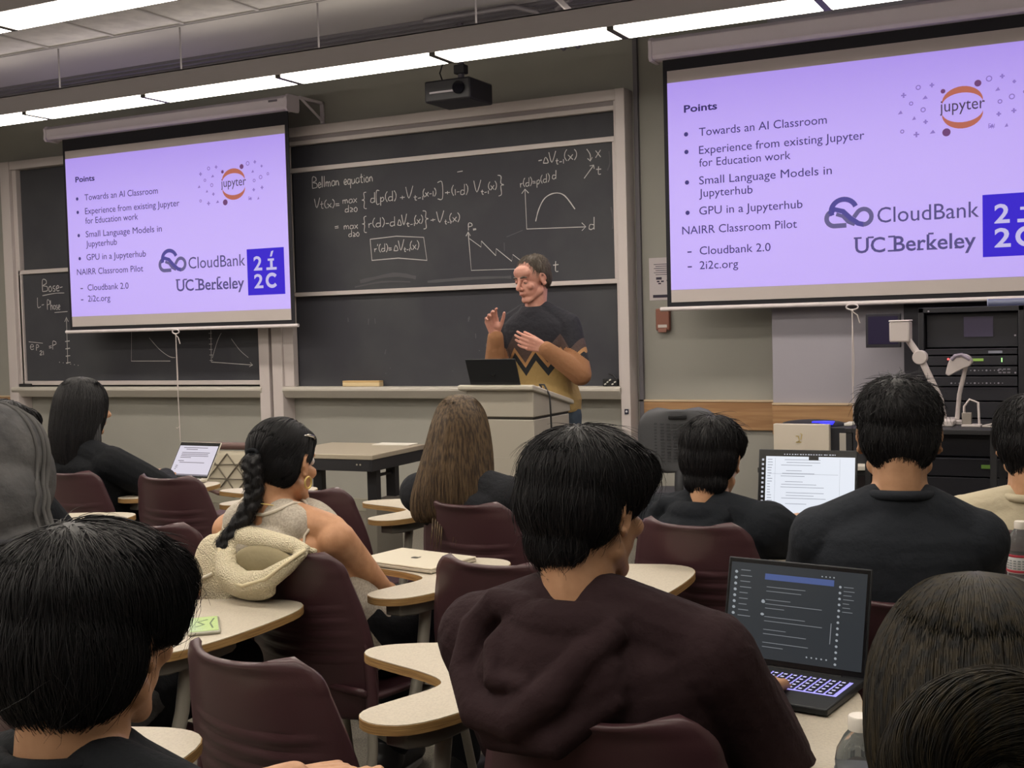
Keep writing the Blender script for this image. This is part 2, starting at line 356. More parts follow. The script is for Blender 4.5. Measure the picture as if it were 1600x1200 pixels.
stroke(b, [(-3.695, 2.157), (-3.668, 2.241), (-3.618, 2.316), (-3.541, 2.345), (-3.466, 2.322), (-3.389, 2.223)], y, .007)
b = flush(b, 'chalk_graph', fp); chalk(b, '-DV', -3.665, -3.515, 2.56, .075, y); chalk(b, 't-1', -3.53, -3.46, 2.545, .05, y); chalk(b, '(x)', -3.465, -3.36, 2.565, .075, y)
stroke(b, [(-3.29, 2.63), (-3.265, 2.59), (-3.265, 2.548)], y); stroke(b, [(-3.285, 2.565), (-3.265, 2.545), (-3.25, 2.57)], y, .006, False); chalk(b, 'x', -3.227, -3.18, 2.566, .09, y)
stroke(b, [(-3.314, 2.43), (-3.242, 2.513)], y); stroke(b, [(-3.27, 2.512), (-3.24, 2.516), (-3.237, 2.49)], y, .006, False); chalk(b, 't', -3.225, -3.18, 2.448, .07, y)
b = flush(b, 'chalk_note', fp); stroke(b, [(-4.262, 2.085), (-4.243, 2.115), (-4.226, 2.085)], y, .006, False); stroke(b, [(-4.243, 2.11), (-4.226, 1.833), (-3.60, 1.823)], y, .006, False)
stroke(b, [(-4.234, 2.065), (-4.139, 1.998), (-4.136, 2.042), (-4.021, 1.93), (-4.017, 1.981), (-3.893, 1.884), (-3.884, 1.932), (-3.80, 1.87)], y, .005, False)
chalk(b, 't', -3.57, -3.52, 1.795, .09, y); chalk(b, 'P', -4.245, -4.205, 2.125, .05, y); chalk(b, '=', -4.205, -4.17, 2.118, .04, y)
stroke(b, [(-4.32, 2.555), (-4.275, 2.558)], y)
b = flush(b, 'chalk_graph', fp)
b = MB()
stroke(b, [(-5.2, 1.79), (-4.9, 1.83), (-4.7, 1.80)], y, .03); stroke(b, [(-5.25, 1.75), (-5.0, 1.78), (-4.75, 1.77)], y, .012)
b = flush(b, 'chalk_smear', fp, m_faint); stroke(b, [(-3.125, 2.60), (-3.12, 2.52), (-3.14, 2.47)], y, .01); stroke(b, [(-3.12, 2.22), (-3.105, 2.14), (-3.11, 2.07)], y, .012)
stroke(b, [(-3.95, 2.02), (-3.95, 1.96)], y, .006); stroke(b, [(-3.93, 2.06), (-3.80, 2.10)], y, .006)
b = flush(b, 'chalk_smear', fp, m_faint); stroke(b, [(-4.6, 1.765), (-4.2, 1.775), (-3.9, 1.77)], y, .02)
b = flush(b, 'chalk_smear', fp, m_faint)
b = MB(); R_ = random.Random(3)
for k in range(26):
    cx = R_.choice([-4.33, -4.0, -3.95, -5.2]) + R_.uniform(-.25, .25); cz = R_.uniform(1.06, 1.5)
    stroke(b, [(cx, cz), (cx + R_.uniform(-.015, .015), cz + R_.uniform(.005, .05))], 7.782, .009, False)
b.build('chalk_marks', m_faint, cb, smooth=None)
o = MB().box(-3.03, -3.0, 7.696, 7.70, .795, .83).build('sticker', mat('navy sticker', '#26263a', .5), cb)
MB().ell((-3.015, 7.6955, .813), (.008, .002, .008)).build('sticker_emblem', mat('sticker white', '#d8d6da', .5), o)

lb = thing('chalkboard', 'chalkboard at the left end of the front wall, half hidden by the smaller-looking screen', 'chalkboard', (0, 0, 0))
b = MB(); b.box(-9.01, -8.90, 7.70, WY, 0, 3.01).box(-6.16, -6.06, 7.70, WY, 0, 3.01); b.box(-8.90, -6.16, 7.71, WY, 2.935, 3.01)
b.box(-8.90, -8.85, 7.735, 7.79, .985, 2.935)
b.build('frame', m_alu, lb, bevel=.004)
MB().box(-8.88, -6.12, 7.785, 7.80, .985, 2.93).build('back_panel', m_board, lb)
fp2 = MB().box(-8.86, -6.10, 7.755, 7.775, 1.01, 2.01).build('sliding_panel', m_board, lb)
b = MB(); frame_rect(b, -8.875, -6.085, 1.0, 2.035, 7.735, 7.78, .036); b.build('panel_frame', m_alu, fp2, bevel=.003)
tray('chalk_tray', -8.98, -6.14, lb)
b = MB()
chalk(b, 'Bose-', -8.602, -8.34, 1.835, .105, y, .007); stroke(b, [(-8.60, 1.80), (-8.45, 1.815), (-8.33, 1.815)], y)
b = flush(b, 'chalk_heading', fp2); chalk(b, 'L', -8.67, -8.62, 1.70, .085, y); chalk(b, '-', -8.62, -8.58, 1.70, .06, y); chalk(b, 'Phase', -8.55, -8.385, 1.672, .085, y); stroke(b, [(-8.46, 1.645), (-8.30, 1.65)], y)
b = flush(b, 'chalk_note', fp2); stroke(b, [(-8.798, 1.391), (-8.622, 1.375)], y); chalk(b, 'e', -8.79, -8.73, 1.32, .1, y); chalk(b, 'P', -8.71, -8.67, 1.31, .05, y); chalk(b, '21', -8.67, -8.61, 1.27, .06, y); chalk(b, '=P', -8.55, -8.45, 1.32, .07, y)
b = flush(b, 'chalk_equation', fp2); stroke(b, [(-8.34, 1.56), (-8.317, 1.60), (-8.295, 1.56)], y, .006, False); stroke(b, [(-8.317, 1.59), (-8.325, 1.19)], y)
for z in (1.385, 1.32, 1.255, 1.195): stroke(b, [(-8.345, z), (-8.29, z + .005)], y, .008, False)
for k in range(6): stroke(b, [(-8.43 + k * .045 + .005, 1.205 - k * .006), (-8.425 + k * .045, 1.20 - k * .006)], y, .01, False)
b = flush(b, 'chalk_graph', fp2); stroke(b, [(-7.555, 1.47), (-7.573, 1.204), (-7.135, 1.2)], y, .005, False); stroke(b, [(-7.36, 1.40), (-7.25, 1.30), (-7.144, 1.238), (-7.079, 1.228)], y, .005)
b = flush(b, 'chalk_graph', fp2); stroke(b, [(-6.685, 1.45), (-6.693, 1.187), (-6.268, 1.159)], y, .005, False); stroke(b, [(-6.681, 1.22), (-6.62, 1.36), (-6.576, 1.425)], y, .004); stroke(b, [(-6.475, 1.375), (-6.39, 1.28), (-6.306, 1.219)], y, .004); stroke(b, [(-6.29, 1.18), (-6.265, 1.159), (-6.30, 1.145)], y, .005, False)
for k in range(6): stroke(b, [(-6.71, 1.2 + k * .045), (-6.675, 1.2 + k * .045)], y, .004, False)
b = flush(b, 'chalk_graph', fp2)
e = MB().box(-.17, .17, -.03, .03, 0, .032).build('chalk_eraser', [mat('eraser felt', '#d9c39a', .9)], bevel=.006); e.location = (-5.20, 7.745, .985); tag(e, 'long cream felt chalk eraser on the tray left of the lectern', 'eraser')
MB().box(-.17, .17, -.028, .028, .03, .045).build('eraser_back', mat('eraser wood', '#c9a878', .6), e, bevel=.003)
e2 = MB().box(-.11, .11, -.025, .025, 0, .028).build('chalk_eraser', [mat('dark felt', '#2c2a2c', .9)], bevel=.006); e2.location = (-8.87, 7.735, .985); tag(e2, 'dark chalk eraser at the far left end of the chalk tray', 'eraser')

t = thing('chalk_box', 'small black chalk holder with pale chalk pieces at the right end of the tray', 'chalk holder', (-3.14, 7.745, .986))
MB().box(-.055, .055, -.03, .03, 0, .05).build('box', mat('black plastic', '#1b1b1e', .4), t, bevel=.004)
for k in range(5): MB().cyl((-.04 + k * .018, -.032, .012 + (k % 3) * .014), (-.028 + k * .018, -.034, .018 + (k % 3) * .014), .005, n=8).build('chalk_piece', mat('chalk stick', '#d5d2cc', .8), t)
MB().tube([(.03, 0, .05), (.01, 0, .075), (-.02, 0, .085)], .006, 6).build('handle', mat('black plastic', '#1b1b1e', .4), t)

# ================================================================ projection screens
m_case = mat('screen case', '#ddd4dc', .5); m_blackcloth = mat('black screen border', '#1c1b22', .8); m_white = mat('screen cloth', '#b9b0ae', .9)
SLIDE = '#ad8ffa'
m_slide = mat('projected slide', '#8f8f8f', .9, emit=(SLIDE, .72), spec=.1)
def ink(name, h): return mat(name, '#202020', .9, emit=(h, .72), spec=.1)
m_ink = ink('projected text', '#4a3f86'); m_bold = ink('projected bold text', '#3a2f70'); m_or = ink('projected orange', '#c9735f'); m_plum = ink('projected plum', '#7a4a80'); m_blue = ink('projected blue', '#3d24e0'); m_wht = ink('projected white', '#d9d0ff')
m_ghost = ink('projected pale icons', '#9c82dd'); m_berk = ink('projected slate', '#5d5590'); m_cloud = ink('projected cloud blue', '#5a52a4'); m_cloudg = ink('projected cloud grey', '#71699c')
def arc2(cx, cz, rx, rz, a0, a1, n=14): return [(cx + rx * math.cos(rad(a0 + (a1 - a0) * i / n)), cz + rz * math.sin(rad(a0 + (a1 - a0) * i / n))) for i in range(n + 1)]
def flat(b, pts, M): b.add([M @ Vector((p[0], 0, p[1])) for p in pts], [tuple(range(len(pts)))])
def band(b, path, w, M):
    vs = []; n = len(path)
    for i in range(n):
        a = path[max(i - 1, 0)]; c = path[min(i + 1, n - 1)]; dx, dz = c[0] - a[0], c[1] - a[1]; l = math.hypot(dx, dz) or 1; ww = (w[i] if isinstance(w, list) else w) / 2
        vs += [M @ Vector((path[i][0] - dz / l * ww, 0, path[i][1] + dx / l * ww)), M @ Vector((path[i][0] + dz / l * ww, 0, path[i][1] - dx / l * ww))]
    b.add(vs, [(2 * i, 2 * i + 1, 2 * i + 3, 2 * i + 2) for i in range(n - 1)])
def disc(b, x, z, r, M, n=18): flat(b, [(x + r * math.cos(2 * PI * k / n), z + r * math.sin(2 * PI * k / n)) for k in range(n)], M)
def screen(x0, zb, label, wh, z_sl, case, bar, cordz):
    Y = 7.45; W_ = 2.29; t = thing('projection_screen', label, 'projection screen', (x0, Y, zb))
    M = Matrix.Identity(4)
    # case (rolled tube housing) with end caps
    b = MB(); c0, c1, ch0, ch1 = case
    prof = [(-.075, ch0 + .02), (-.06, ch0), (.06, ch0), (.07, ch0 + .02), (.07, ch1), (-.05, ch1), (-.075, ch1 - .025), (-.07, ch0 + .05)]
    Mx = Matrix(((0, 0, 1, 0), (1, 0, 0, 0), (0, 1, 0, 0), (0, 0, 0, 1)))
    cs = b.prism(prof, c0, c1, Mx).build('case', m_case, t, bevel=.004)
    b = MB(); prof2 = [(p[0] * 1.12, p[1] + (-.012 if p[1] < ch0 + .04 else .006)) for p in prof]
    for c_ in (c0, c1): MB().prism(prof2, c_ - .012, c_ + .012, Mx).build('end_cap', m_case, cs, bevel=.003)
    MB().box(c1 - .16, c1 - .08, -.079, -.074, ch1 - .045, ch1 - .03).build('name_badge', mat('badge grey', '#6a6470', .4), cs)
    for n_, xx in enumerate((c0 + .02, c1 + .01)):
        b = MB(); b.box(xx - .012, xx + .012, .075, .385, ch1 - .012, ch1 + .008).box(xx - .012, xx + .012, .36, .385, ch1 - .16, ch1 + .008); b.tube([(xx, .09, ch1), (xx, .37, ch1 - .14)], .01, 8)
        if x0 > -5 and n_ == 1: continue
        br = b.build('wall_bracket', m_case); br.location = (x0, Y, zb); tag(br, ('pale triangular wall bracket holding the left end of the ' if n_ == 0 else 'pale triangular wall bracket holding the right end of the ') + ('left screen case' if x0 < -5 else 'right screen case'), 'bracket')
    bz = bar - zb
    cl = MB().box(-.03, W_ + .03, .004, .010, bz, ch0 + .02).build('screen_cloth', m_blackcloth, t)
    MB().box(0, W_, -.001, .004, 0, wh).build('white_area', m_white, cl)
    MB().tube([(-.075, 0, bz), (W_ + .065, 0, bz)], .014, 12).build('pull_bar', mat('bar white', '#d8cfd2', .4), t, smooth=60)
    cx = W_ / 2 + .005; b = MB()
    b.tube([(cx + .035 * math.cos(a), -.014, bz - .022 + .017 * math.sin(a)) for a in [k * 2 * PI / 20 for k in range(20)]], .005, 8, closed=True).build('pull_ring', mat('bar white', '#d8cfd2', .4), t, smooth=60)
    b = MB(); zc = cordz - zb
    b.tube([(cx, -.014, bz - .038), (cx - .003, -.014, (bz + zc) / 2), (cx + .004, -.014, zc)], .004, 6)
    b.tube([(cx, -.016, bz - .045), (cx + .008, -.018, (bz + zc) / 2 + .1), (cx + .002, -.016, (bz + zc) / 2 - .05)], .003, 6)
    b.tube([(cx, -.016, bz - .05), (cx + .03, -.02, bz - .07), (cx + .045, -.02, bz - .12)], .004, 6)
    b.tube([(cx + .004, -.014, zc + .12), (cx - .02, -.02, zc + .105), (cx - .028, -.02, zc + .11)], .004, 6)
    b.ell((cx, -.015, bz - .045), (.008, .008, .01)); b.build('pull_cord', mat('cord', '#c9bfbd', .8), t, smooth=60)
    sl = MB().box(0, W_, -.003, -.001, z_sl, z_sl + 1.325).build('slide', m_slide, t)
    M = Matrix.Translation((0, -.0045, 0)); M2 = Matrix.Translation((0, -.0055, 0)); M3 = Matrix.Translation((0, -.0065, 0))
    b = MB(); text_mb(b, 'Points', .110, .328, 1.208, M, .064, bold=.022); b.build('slide_heading', m_bold, sl, smooth=None)
    b = MB(); s_ = .074
    for tx, xa, xb, z in (('Towards an AI Classroom', .207, 1.011, 1.050), ('Experience from existing Jupyter', .205, 1.232, .936), ('for Education work', .204, .788, .856), ('Small Language Models in', .202, 1.037, .744), ('Jupyterhub', .200, .547, .664), ('GPU in a Jupyterhub', .199, .857, .552), ('NAIRR Classroom Pilot', .083, .821, .433), ('Cloudbank 2.0', .197, .655, .299), ('2i2c.org', .195, .447, .206)):
        b = MB(); text_mb(b, tx, xa, xb, z, M, s_); b.build('text_line', m_ink, sl, smooth=None)
    for z in (1.069, .957, .763, .570): b = MB(); disc(b, .121, z, .014, M); b.build('bullet', m_ink, sl, smooth=None)
    for z in (.319, .224): MB().box(.115, .143, -.0047, -.0045, z - .004, z + .004).build('dash', m_ink, sl, smooth=None)
    b = MB(); text_mb(b, 'jupyter', 1.662, 1.907, 1.051, M, .098)
    b.build('wordmark', mat('projected wordmark', '#202020', .9, emit=('#4a3c60', .8)), sl, smooth=None)
    b = MB()
    up = arc2(1.785, 1.100, .112, .088, 8, 172); lo = arc2(1.785, 1.085, .112, .066, 172, 8); flat(b, up + lo, M); b.build('planet_arc', m_or, sl, smooth=None); b = MB()
    up = arc2(1.785, 1.034, .112, .088, 188, 352); lo = arc2(1.785, 1.048, .112, .066, 352, 188); flat(b, up + lo, M)
    b.build('planet_arc', m_or, sl, smooth=None)
    for dx, dz, dr in ((1.680, 1.170, .013), (1.870, 1.195, .019), (1.697, .932, .023)): b = MB(); disc(b, dx, dz, dr, M); b.build('planet_dot', m_plum, sl, smooth=None)
    b = MB(); R2 = random.Random(11)
    for k, (ix, iz) in enumerate(((1.543, 1.207), (1.619, 1.212), (1.58, 1.143), (1.569, 1.075), (1.582, 1.004), (1.975, 1.148), (1.987, 1.079), (1.98, 1.009), (1.941, .943), (1.93, 1.214), (2.063, 1.183), (1.517, 1.029), (1.502, 1.118), (1.46, 1.17), (1.44, 1.07), (1.45, .96), (1.53, .935), (1.62, .94), (2.05, 1.1), (2.06, 1.02), (2.02, .94), (2.12, 1.12), (2.0, 1.22))):
        w_ = R2.uniform(.009, .016); b = MB()
        if k % 3 == 0: band(b, arc2(ix, iz, w_, w_, 0, 360, 10), .006, M)
        elif k % 3 == 1: b.box(ix - w_, ix + w_, -.0047, -.0045, iz - .004, iz + .004); b.box(ix - .005, ix + .005, -.0047, -.0045, iz - w_, iz + w_)
        else: flat(b, [(ix - w_, iz - .008), (ix + w_, iz - .006), (ix + .003, iz + .014)], M)
        b.build('pale_icon', m_ghost, sl, smooth=None)
    b = MB()
    text_mb(b, 'F#', 1.925, 1.96, .932, M, .04)
    b.build('pale_icon', m_ghost, sl, smooth=None)
    # cloud mark: three interlaced ribbons
    b = MB(); band(b, arc2(1.105, .517, .075, .070, 200, 20, 16), .030, M); band(b, [(1.02, .50), (1.05, .53), (1.10, .515), (1.145, .47), (1.19, .437), (1.225, .428)], .030, M)
    b.build('cloud_mark', m_cloud, sl, smooth=None)
    b = MB(); band(b, arc2(1.050, .475, .048, .046, 110, 275, 12) + [(1.12, .43)], .028, M); band(b, [(1.06, .50), (1.10, .485), (1.13, .45), (1.17, .432)], .022, M)
    band(b, [(1.165, .475)] + arc2(1.222, .475, .046, .046, 150, -95, 16) , .026, M); b.build('cloud_swirl', m_cloudg, sl, smooth=None)
    b = MB(); text_mb(b, 'CloudBank', 1.302, 1.871, .433, M, .132); b.build('cloud_wordmark', m_berk, sl, smooth=None)
    b = MB(); text_mb(b, 'UC Berkeley', 1.170, 1.853, .259, M, .128, bold=.012)
    # slab serifs
    for sx, sz, w_ in ((1.186, .345, .046), (1.262, .345, .036), (1.383, .259, .046), (1.383, .343, .04), (1.545, .259, .038), (1.606, .259, .042), (1.606, .348, .03), (1.752, .259, .03)):
        b.box(sx - w_ / 2, sx + w_ / 2, -.0047, -.0045, sz - .001, sz + .009)
    b.build('university_wordmark', m_berk, sl, smooth=None)
    sq = MB().box(1.890, 2.245, -.0052, -.0035, .200, .556).build('badge_square', m_blue, sl)
    b = MB(); text_mb(b, '2', 1.953, 2.035, .392, M2, .150, bold=.022); text_mb(b, '2', 1.953, 2.040, .255, M2, .150, bold=.022)
    band(b, arc2(2.125, .308, .048, .046, 40, 320, 18), .026, M2)
    b.box(2.112, 2.136, -.0057, -.0055, .395, .475).box(2.075, 2.173, -.0057, -.0055, .388, .408).box(2.090, 2.15, -.0057, -.0055, .458, .475)
    flat(b, [(2.112, .490), (2.130, .490), (2.148, .535), (2.125, .530)], M2)
    b.build('badge_letters', m_wht, sl, smooth=None)
    return t
screen(-7.925, 1.51, 'pull-down screen showing the slide on the left, in front of the left chalkboard', 1.475, .085, (-.145, 2.365, 1.575, 1.685), 1.467, .56)
screen(-2.590, 1.545, 'large pull-down screen showing the slide above the equipment rack on the right', 1.482, .08, (-.085, 2.42, 1.555, 1.69), 1.503, .60)

# ================================================================ ceiling lamps
m_house = mat('lamp housing', '#a29da0', .45); m_lens = mat('lamp lens', '#f4f0e2', .5, emit=('#fff5e6', LIGHT_POWER)); m_up = mat('added uplight', '#f4f0e2', .5, emit=('#fff4e0', UP_POWER)); m_div = mat('lamp divider', '#4a4742', .5)
def linear_lamp(y0, label, x0=-9.02, n=9):
    t = thing('linear_ceiling_lamp', label, 'ceiling lamp', (x0, y0, 3.0), 0, 'long ceiling lamps in rows')
    Lx = 1.10; W_ = .25
    b = MB(); b.box(0, n * Lx, 0, .012, 0, .125).box(0, n * Lx, W_ - .012, W_, 0, .125).box(0, n * Lx, 0, W_, .113, .125); b.box(-.01, 0, 0, W_, 0, .125).box(n * Lx, n * Lx + .01, 0, W_, 0, .125)
    b.build('housing', m_house, t, bevel=.003)
    for k in range(n): MB().box(k * Lx + .05, (k + 1) * Lx - .05, .03, W_ - .03, .125, .130).build('added_uplight', m_up, t)  # unseen glowing tops, added to brighten the ceiling and upper wall
    for k in range(n):
        le = MB().box(k * Lx + .02, (k + 1) * Lx - .02, .008, W_ - .008, -.018, .006).build('lens', m_lens, t, bevel=.006)
        if k: MB().box(k * Lx - .02, k * Lx + .02, .006, W_ - .006, -.019, .03).build('divider', m_div, t)
    for k in range(n):
        xx = k * Lx + .17 + .06
        MB().tube([(xx, W_ / 2, .12), (xx, W_ / 2, CZ - 3.0)], .006, 8).cyl((xx, W_ / 2, .125), (xx, W_ / 2, .145), .02).build('hanging_rod', mat('rod grey', '#8f8b90', .4), t)
    return t
lamp = linear_lamp(6.05, 'long glowing ceiling lamp nearest the chalkboards, running across the whole front')
dup(lamp, (-9.4, 4.17, 3.0), 0, 'glowing ceiling lamp in the top left corner, second row from the chalkboards')
for y_ in (2.29, .41, -1.47):
    dup(lamp, (-9.4, y_, 3.0), 0, 'long ceiling lamp in a row overhead behind the viewer')
# bracket from the ceiling to the lamp
o = MB().tube([(-2.95, 6.05, CZ), (-2.68, 6.14, 3.13)], .018, 8, flat=.5).build('lamp_brace', mat('rod pale', '#aaa5aa', .4)); tag(o, 'slanting pale brace from ceiling down to the front ceiling lamp', 'brace')

# ================================================================ things on the front wall
t = thing('notice_poster', 'white printed notice on the wall beside the right screen edge', 'poster', (-2.78, WY - .003, 1.715))
MB().box(-.105, .105, -.002, .002, -.145, .145).build('sheet', mat('notice paper', '#c9c0c4', .8), t)
b = MB()
for k in range(6): b.box(-.07 + (k % 2) * .012, .07 - (k % 3) * .014, -.003, -.002, .098 - k * .014, .102 - k * .014)
b.box(-.08, .08, -.003, -.002, -.128, -.108); b.box(-.055, -.015, -.003, -.002, -.005, .012).box(-.05, -.03, -.003, -.002, -.022, -.012).box(-.02, .0, -.003, -.002, -.022, -.012).box(-.04, -.02, -.003, -.002, -.036, -.027).box(.02, .05, -.003, -.002, -.015, -.008)
b.build('print', mat('notice ink', '#3a3445', .8), t)
m_red = mat('strobe case', '#8a5a4c', .6)
t = MB().box(-.05, .05, -.035, 0, -.075, .075).build('wall_sensor', m_red, bevel=.008); t.location = (-2.785, WY, 1.437); tag(t, 'small brown wall box with a white label below the notice', 'wall box')
MB().box(-.032, .032, -.038, -.034, -.055, -.035).build('label_strip', mat('label white', '#cfc5c0', .6), t)
MB().box(-.03, .03, -.042, -.030, -.088, -.06).build('lower_lip', mat('strobe lip', '#96695c', .6), t, bevel=.003)
t = MB().box(-.05, .05, -.035, 0, -.062, .062).build('wall_sensor', mat('strobe tan', '#a5774f', .6), bevel=.008); t.location = (-9.075, WY, 1.455); tag(t, 'small tan wall box at the left edge beside the left chalkboard', 'wall box')
MB().box(-.02, .05, -.03, -.004, -.078, -.06).build('lower_lip', mat('lip grey', '#7d7478', .5), t)

# projector hanging from the ceiling over the middle chalkboard
t = thing('ceiling_projector', 'black projector hanging from a pole above the middle chalkboard', 'projector', (-3.90, 7.05, 2.97))
m_pb = mat('projector black', '#1d1c22', .45)
MB().box(-.17, .17, -.16, .16, -.075, .065).build('body', m_pb, t, bevel=.012)
MB().box(-.13, .055, -.166, -.158, -.022, -.008).build('trim_bar', mat('bar silver', '#9a949c', .35, metal=.4), t, bevel=.002)
MB().cyl((.09, -.15, -.0), (.09, -.175, -.0), .042).build('lens', mat('lens glass', '#0e0e14', .1), t)
b = MB().cyl((.02, 0, .06), (.02, 0, CZ - 2.97), .022); b.box(-.045, .085, -.04, .04, .065, .08); b.build('pole', mat('pole grey', '#4e4a54', .4), t)
MB().box(-.02, .06, -.03, .03, .12, .18).build('joint', m_pb, t, bevel=.006)
MB().tube([(-.10, -.02, .06), (-.13, -.02, .14), (-.10, -.01, .23), (0, 0, .26)], .005, 6).build('cable', m_pb, t, smooth=60)
# ================================================================ tablet-arm chairs
m_shell = mat('maroon shell plastic', '#432a2f', .42, spec=.5, bump=(350, .05), coat=.1)
m_tube = mat('grey chair tube', '#8b867d', .4, metal=.15)
m_lam = mat('tablet laminate', '#bab1a1', .5, var=(240, '#b0a798', .45, .6))
m_ply = wood('plywood edge', '#b8945f', '#7a5934', 160, None, .55)
m_brk = mat('tablet bracket', '#6a665f', .5)
def smooth_poly(P, it=3):
    for _ in range(it):
        q = []
        for i in range(len(P)):
            a = P[i]; b = P[(i + 1) % len(P)]
            q += [(a[0] * .75 + b[0] * .25, a[1] * .75 + b[1] * .25), (a[0] * .25 + b[0] * .75, a[1] * .25 + b[1] * .75)]
        P = q
    return P
TAB = smooth_poly([(.150, -.10), (.22, -.135), (.295, -.095), (.325, .05), (.315, .25), (.285, .42), (.21, .475), (.08, .435), (-.06, .355), (-.145, .275), (-.13, .205), (-.03, .185), (.085, .172), (.165, .145), (.18, .095), (.162, .0)], 2)
def shell_back(u, v):
    u = u * 2 - 1; z0, z1 = .385, .832; z = z0 + (z1 - z0) * v
    w = .205 + .028 * math.sin(PI * min(1, v * 1.15)) - .022 * v * v
    rc = .055; d = z1 - z
    if d < rc: w -= rc - math.sqrt(max(0, rc * rc - (rc - d) ** 2))
    if z - z0 < .04: w -= .03 * (1 - (z - z0) / .04) ** 2
    y = -.178 - .085 * v ** 1.4 + .055 * abs(u) ** 2.2
    h = 0
    for zl in (.69, .655, .62, .585, .55):
        dz = z - (zl + .018 * u * u - .006)
        k = max(0, 1 - abs(u) ** 6 / .25)
        h += .0080 * k * math.exp(-(dz / .0040) ** 2)
    tl = max(0, 1 - d / .03) if d < .03 else 0
    y -= .012 * tl * tl + h
    return (u * w, y, z + .002 * u * u * v)
def solid(me, t, off=1):
    o = bpy.data.objects.new('b', me); COL.objects.link(o); s = o.modifiers.new('s', 'SOLIDIFY'); s.thickness = t; s.offset = off
    out = evaluated(o); bpy.data.objects.remove(o); out.polygons.foreach_set('use_smooth', [True] * len(out.polygons)); return out
CH = thing('tablet_arm_chair', '', 'chair')
me = solid(MB().grid(shell_back, 22, 76).mesh('m', 180), .011, 1); back_o = link('backrest', me, m_shell, CH)
def seat_fn(u, v):
    u = u * 2 - 1; y = -.185 + .43 * v; w = .215 + .012 * math.sin(PI * v) - (.05 * max(0, (v - .85) / .15) ** 2)
    z = .452 - .012 * (1 - u * u) * math.sin(PI * v) - .03 * max(0, (v - .8) / .2) ** 2 + .03 * max(0, (.15 - v) / .15) ** 2
    return (u * w, y, z)
link('seat', solid(MB().grid(seat_fn, 16, 20).mesh('m', 180), .014, -1), m_shell, CH)
for s_ in (-1, 1):
    MB().tube([(s_ * .205, -.170, .66), (s_ * .214, -.160, .56), (s_ * .222, -.158, .46), (s_ * .222, -.16, .38)], [.004, .013, .0165, .017], 10).build('back_sleeve', m_shell, CH, smooth=60)
    MB().tube([(s_ * .223, -.16, .40), (s_ * .224, -.165, .30), (s_ * .235, -.22, .12), (s_ * .245, -.265, .012)], .0135, 10).build('leg', m_tube, CH, smooth=60)
    MB().tube([(s_ * .222, -.15, .385), (s_ * .225, 0, .40), (s_ * .222, .16, .40), (s_ * .228, .20, .36), (s_ * .245, .25, .10), (s_ * .25, .262, .012)], .0135, 10).build('leg', m_tube, CH, smooth=60)
    for yy in (-.265, .262): MB().cyl((s_ * .247, yy, .0), (s_ * .247, yy, .022), .016, .014, 12).build('foot_glide', mat('black rubber', '#1a1a1a', .7), CH)
MB().tube([(-.22, .1, .405), (.22, .1, .405)], .012, 8).tube([(-.22, -.1, .405), (.22, -.1, .405)], .012, 8).build('under_frame', m_tube, CH, smooth=60)
MB().tube([(.245, .05, .672), (.252, .02, .55), (.258, -.03, .42), (.262, -.05, .36), (.252, -.07, .325), (.228, -.10, .33), (.225, -.14, .36)], .0165, 10).build('tablet_post', m_tube, CH, smooth=60)
MB().prism(smooth_poly([(.185, -.08), (.285, -.08), (.29, .06), (.27, .20), (.20, .20)], 1), .655, .690).build('tablet_bracket', m_brk, CH, bevel=.004)
tb = MB().prism(TAB, .6905, .7085).build('tablet', m_ply, CH)
ctr = (.14, .15)
MB().prism([(x + (ctr[0] - x) * .006, y + (ctr[1] - y) * .006) for x, y in TAB], .7085, .7105).build('laminate_top', m_lam, tb)
MB().cyl((.222, -.02, .69), (.222, -.02, .66), .022, .018, 12).build('pivot', m_brk, CH)
GRP = 'maroon tablet-arm chairs'
CHAIRS = {}
def chair(key, x, y, yawd, label):
    if not CHAIRS:
        o = CH; o.location = (x, y, 0); o.rotation_euler = (0, 0, rad(yawd)); o['label'] = label; o['group'] = GRP
    else: o = dup(CH, (x, y, 0), rad(yawd), label, GRP)
    CHAIRS[key] = (x, y, rad(yawd)); return o
chair('C1', -1.40, 1.95, -10, 'empty maroon chair right of the front-left head, its pale desk arm bent like a hook')
chair('C2', -1.93, 3.73, -8, 'maroon chair whose backrest the long-brown-haired person leans against')
chair('C3', -1.385, 2.873, -4, 'maroon chair directly behind the brown-haired person and beyond the brown hoodie')
chair('C4', -1.954, 2.8, -8, 'maroon chair with a cream fleece jacket hung over its back')
chair('C5', -0.715, 1.886, 1, 'maroon chair under the person in the dark brown hoodie')
chair('C6', -1.08, 3.57, -10, 'maroon chair of the person in the black hooded top')
chair('C7', -.45, 2.80, 14, 'maroon chair of the person in the plain black T-shirt')
chair('C8', -0.23, 3.77, -4, 'maroon chair of the person in the cream T-shirt at the right edge')
chair('C9', -4.1, 4.03, -3, 'maroon chair of the long-black-haired person in the black jacket')
chair('C10', -3.517, 4.01, -2, 'empty maroon chair just right of the person in the black jacket')
chair('C12', -2.68, 3.885, -6, 'dark empty chair seen past the neck of the braided person')
chair('C13', -2.19, 2.1, -5, 'chair of the grey-hooded person, its desk arm carrying a phone')
chair('C14', -3.77, 3.14, -2, 'chair on the far left hidden behind the grey hood, only its desk arm showing')
chair('C15', -2.69, 3.06, -4, 'empty chair hidden behind the front-left head, its desk arm showing left of the braid')
chair('C17', -1.70, 1.17, 0, 'chair whose desk arm shows on both sides of the front-left neck')
chair('C18', -1.06, 1.08, 0, 'chair of the black-haired person at the bottom left corner')
chair('C19', -.22, 1.28, 0, 'chair of the long-haired person at the bottom right corner')

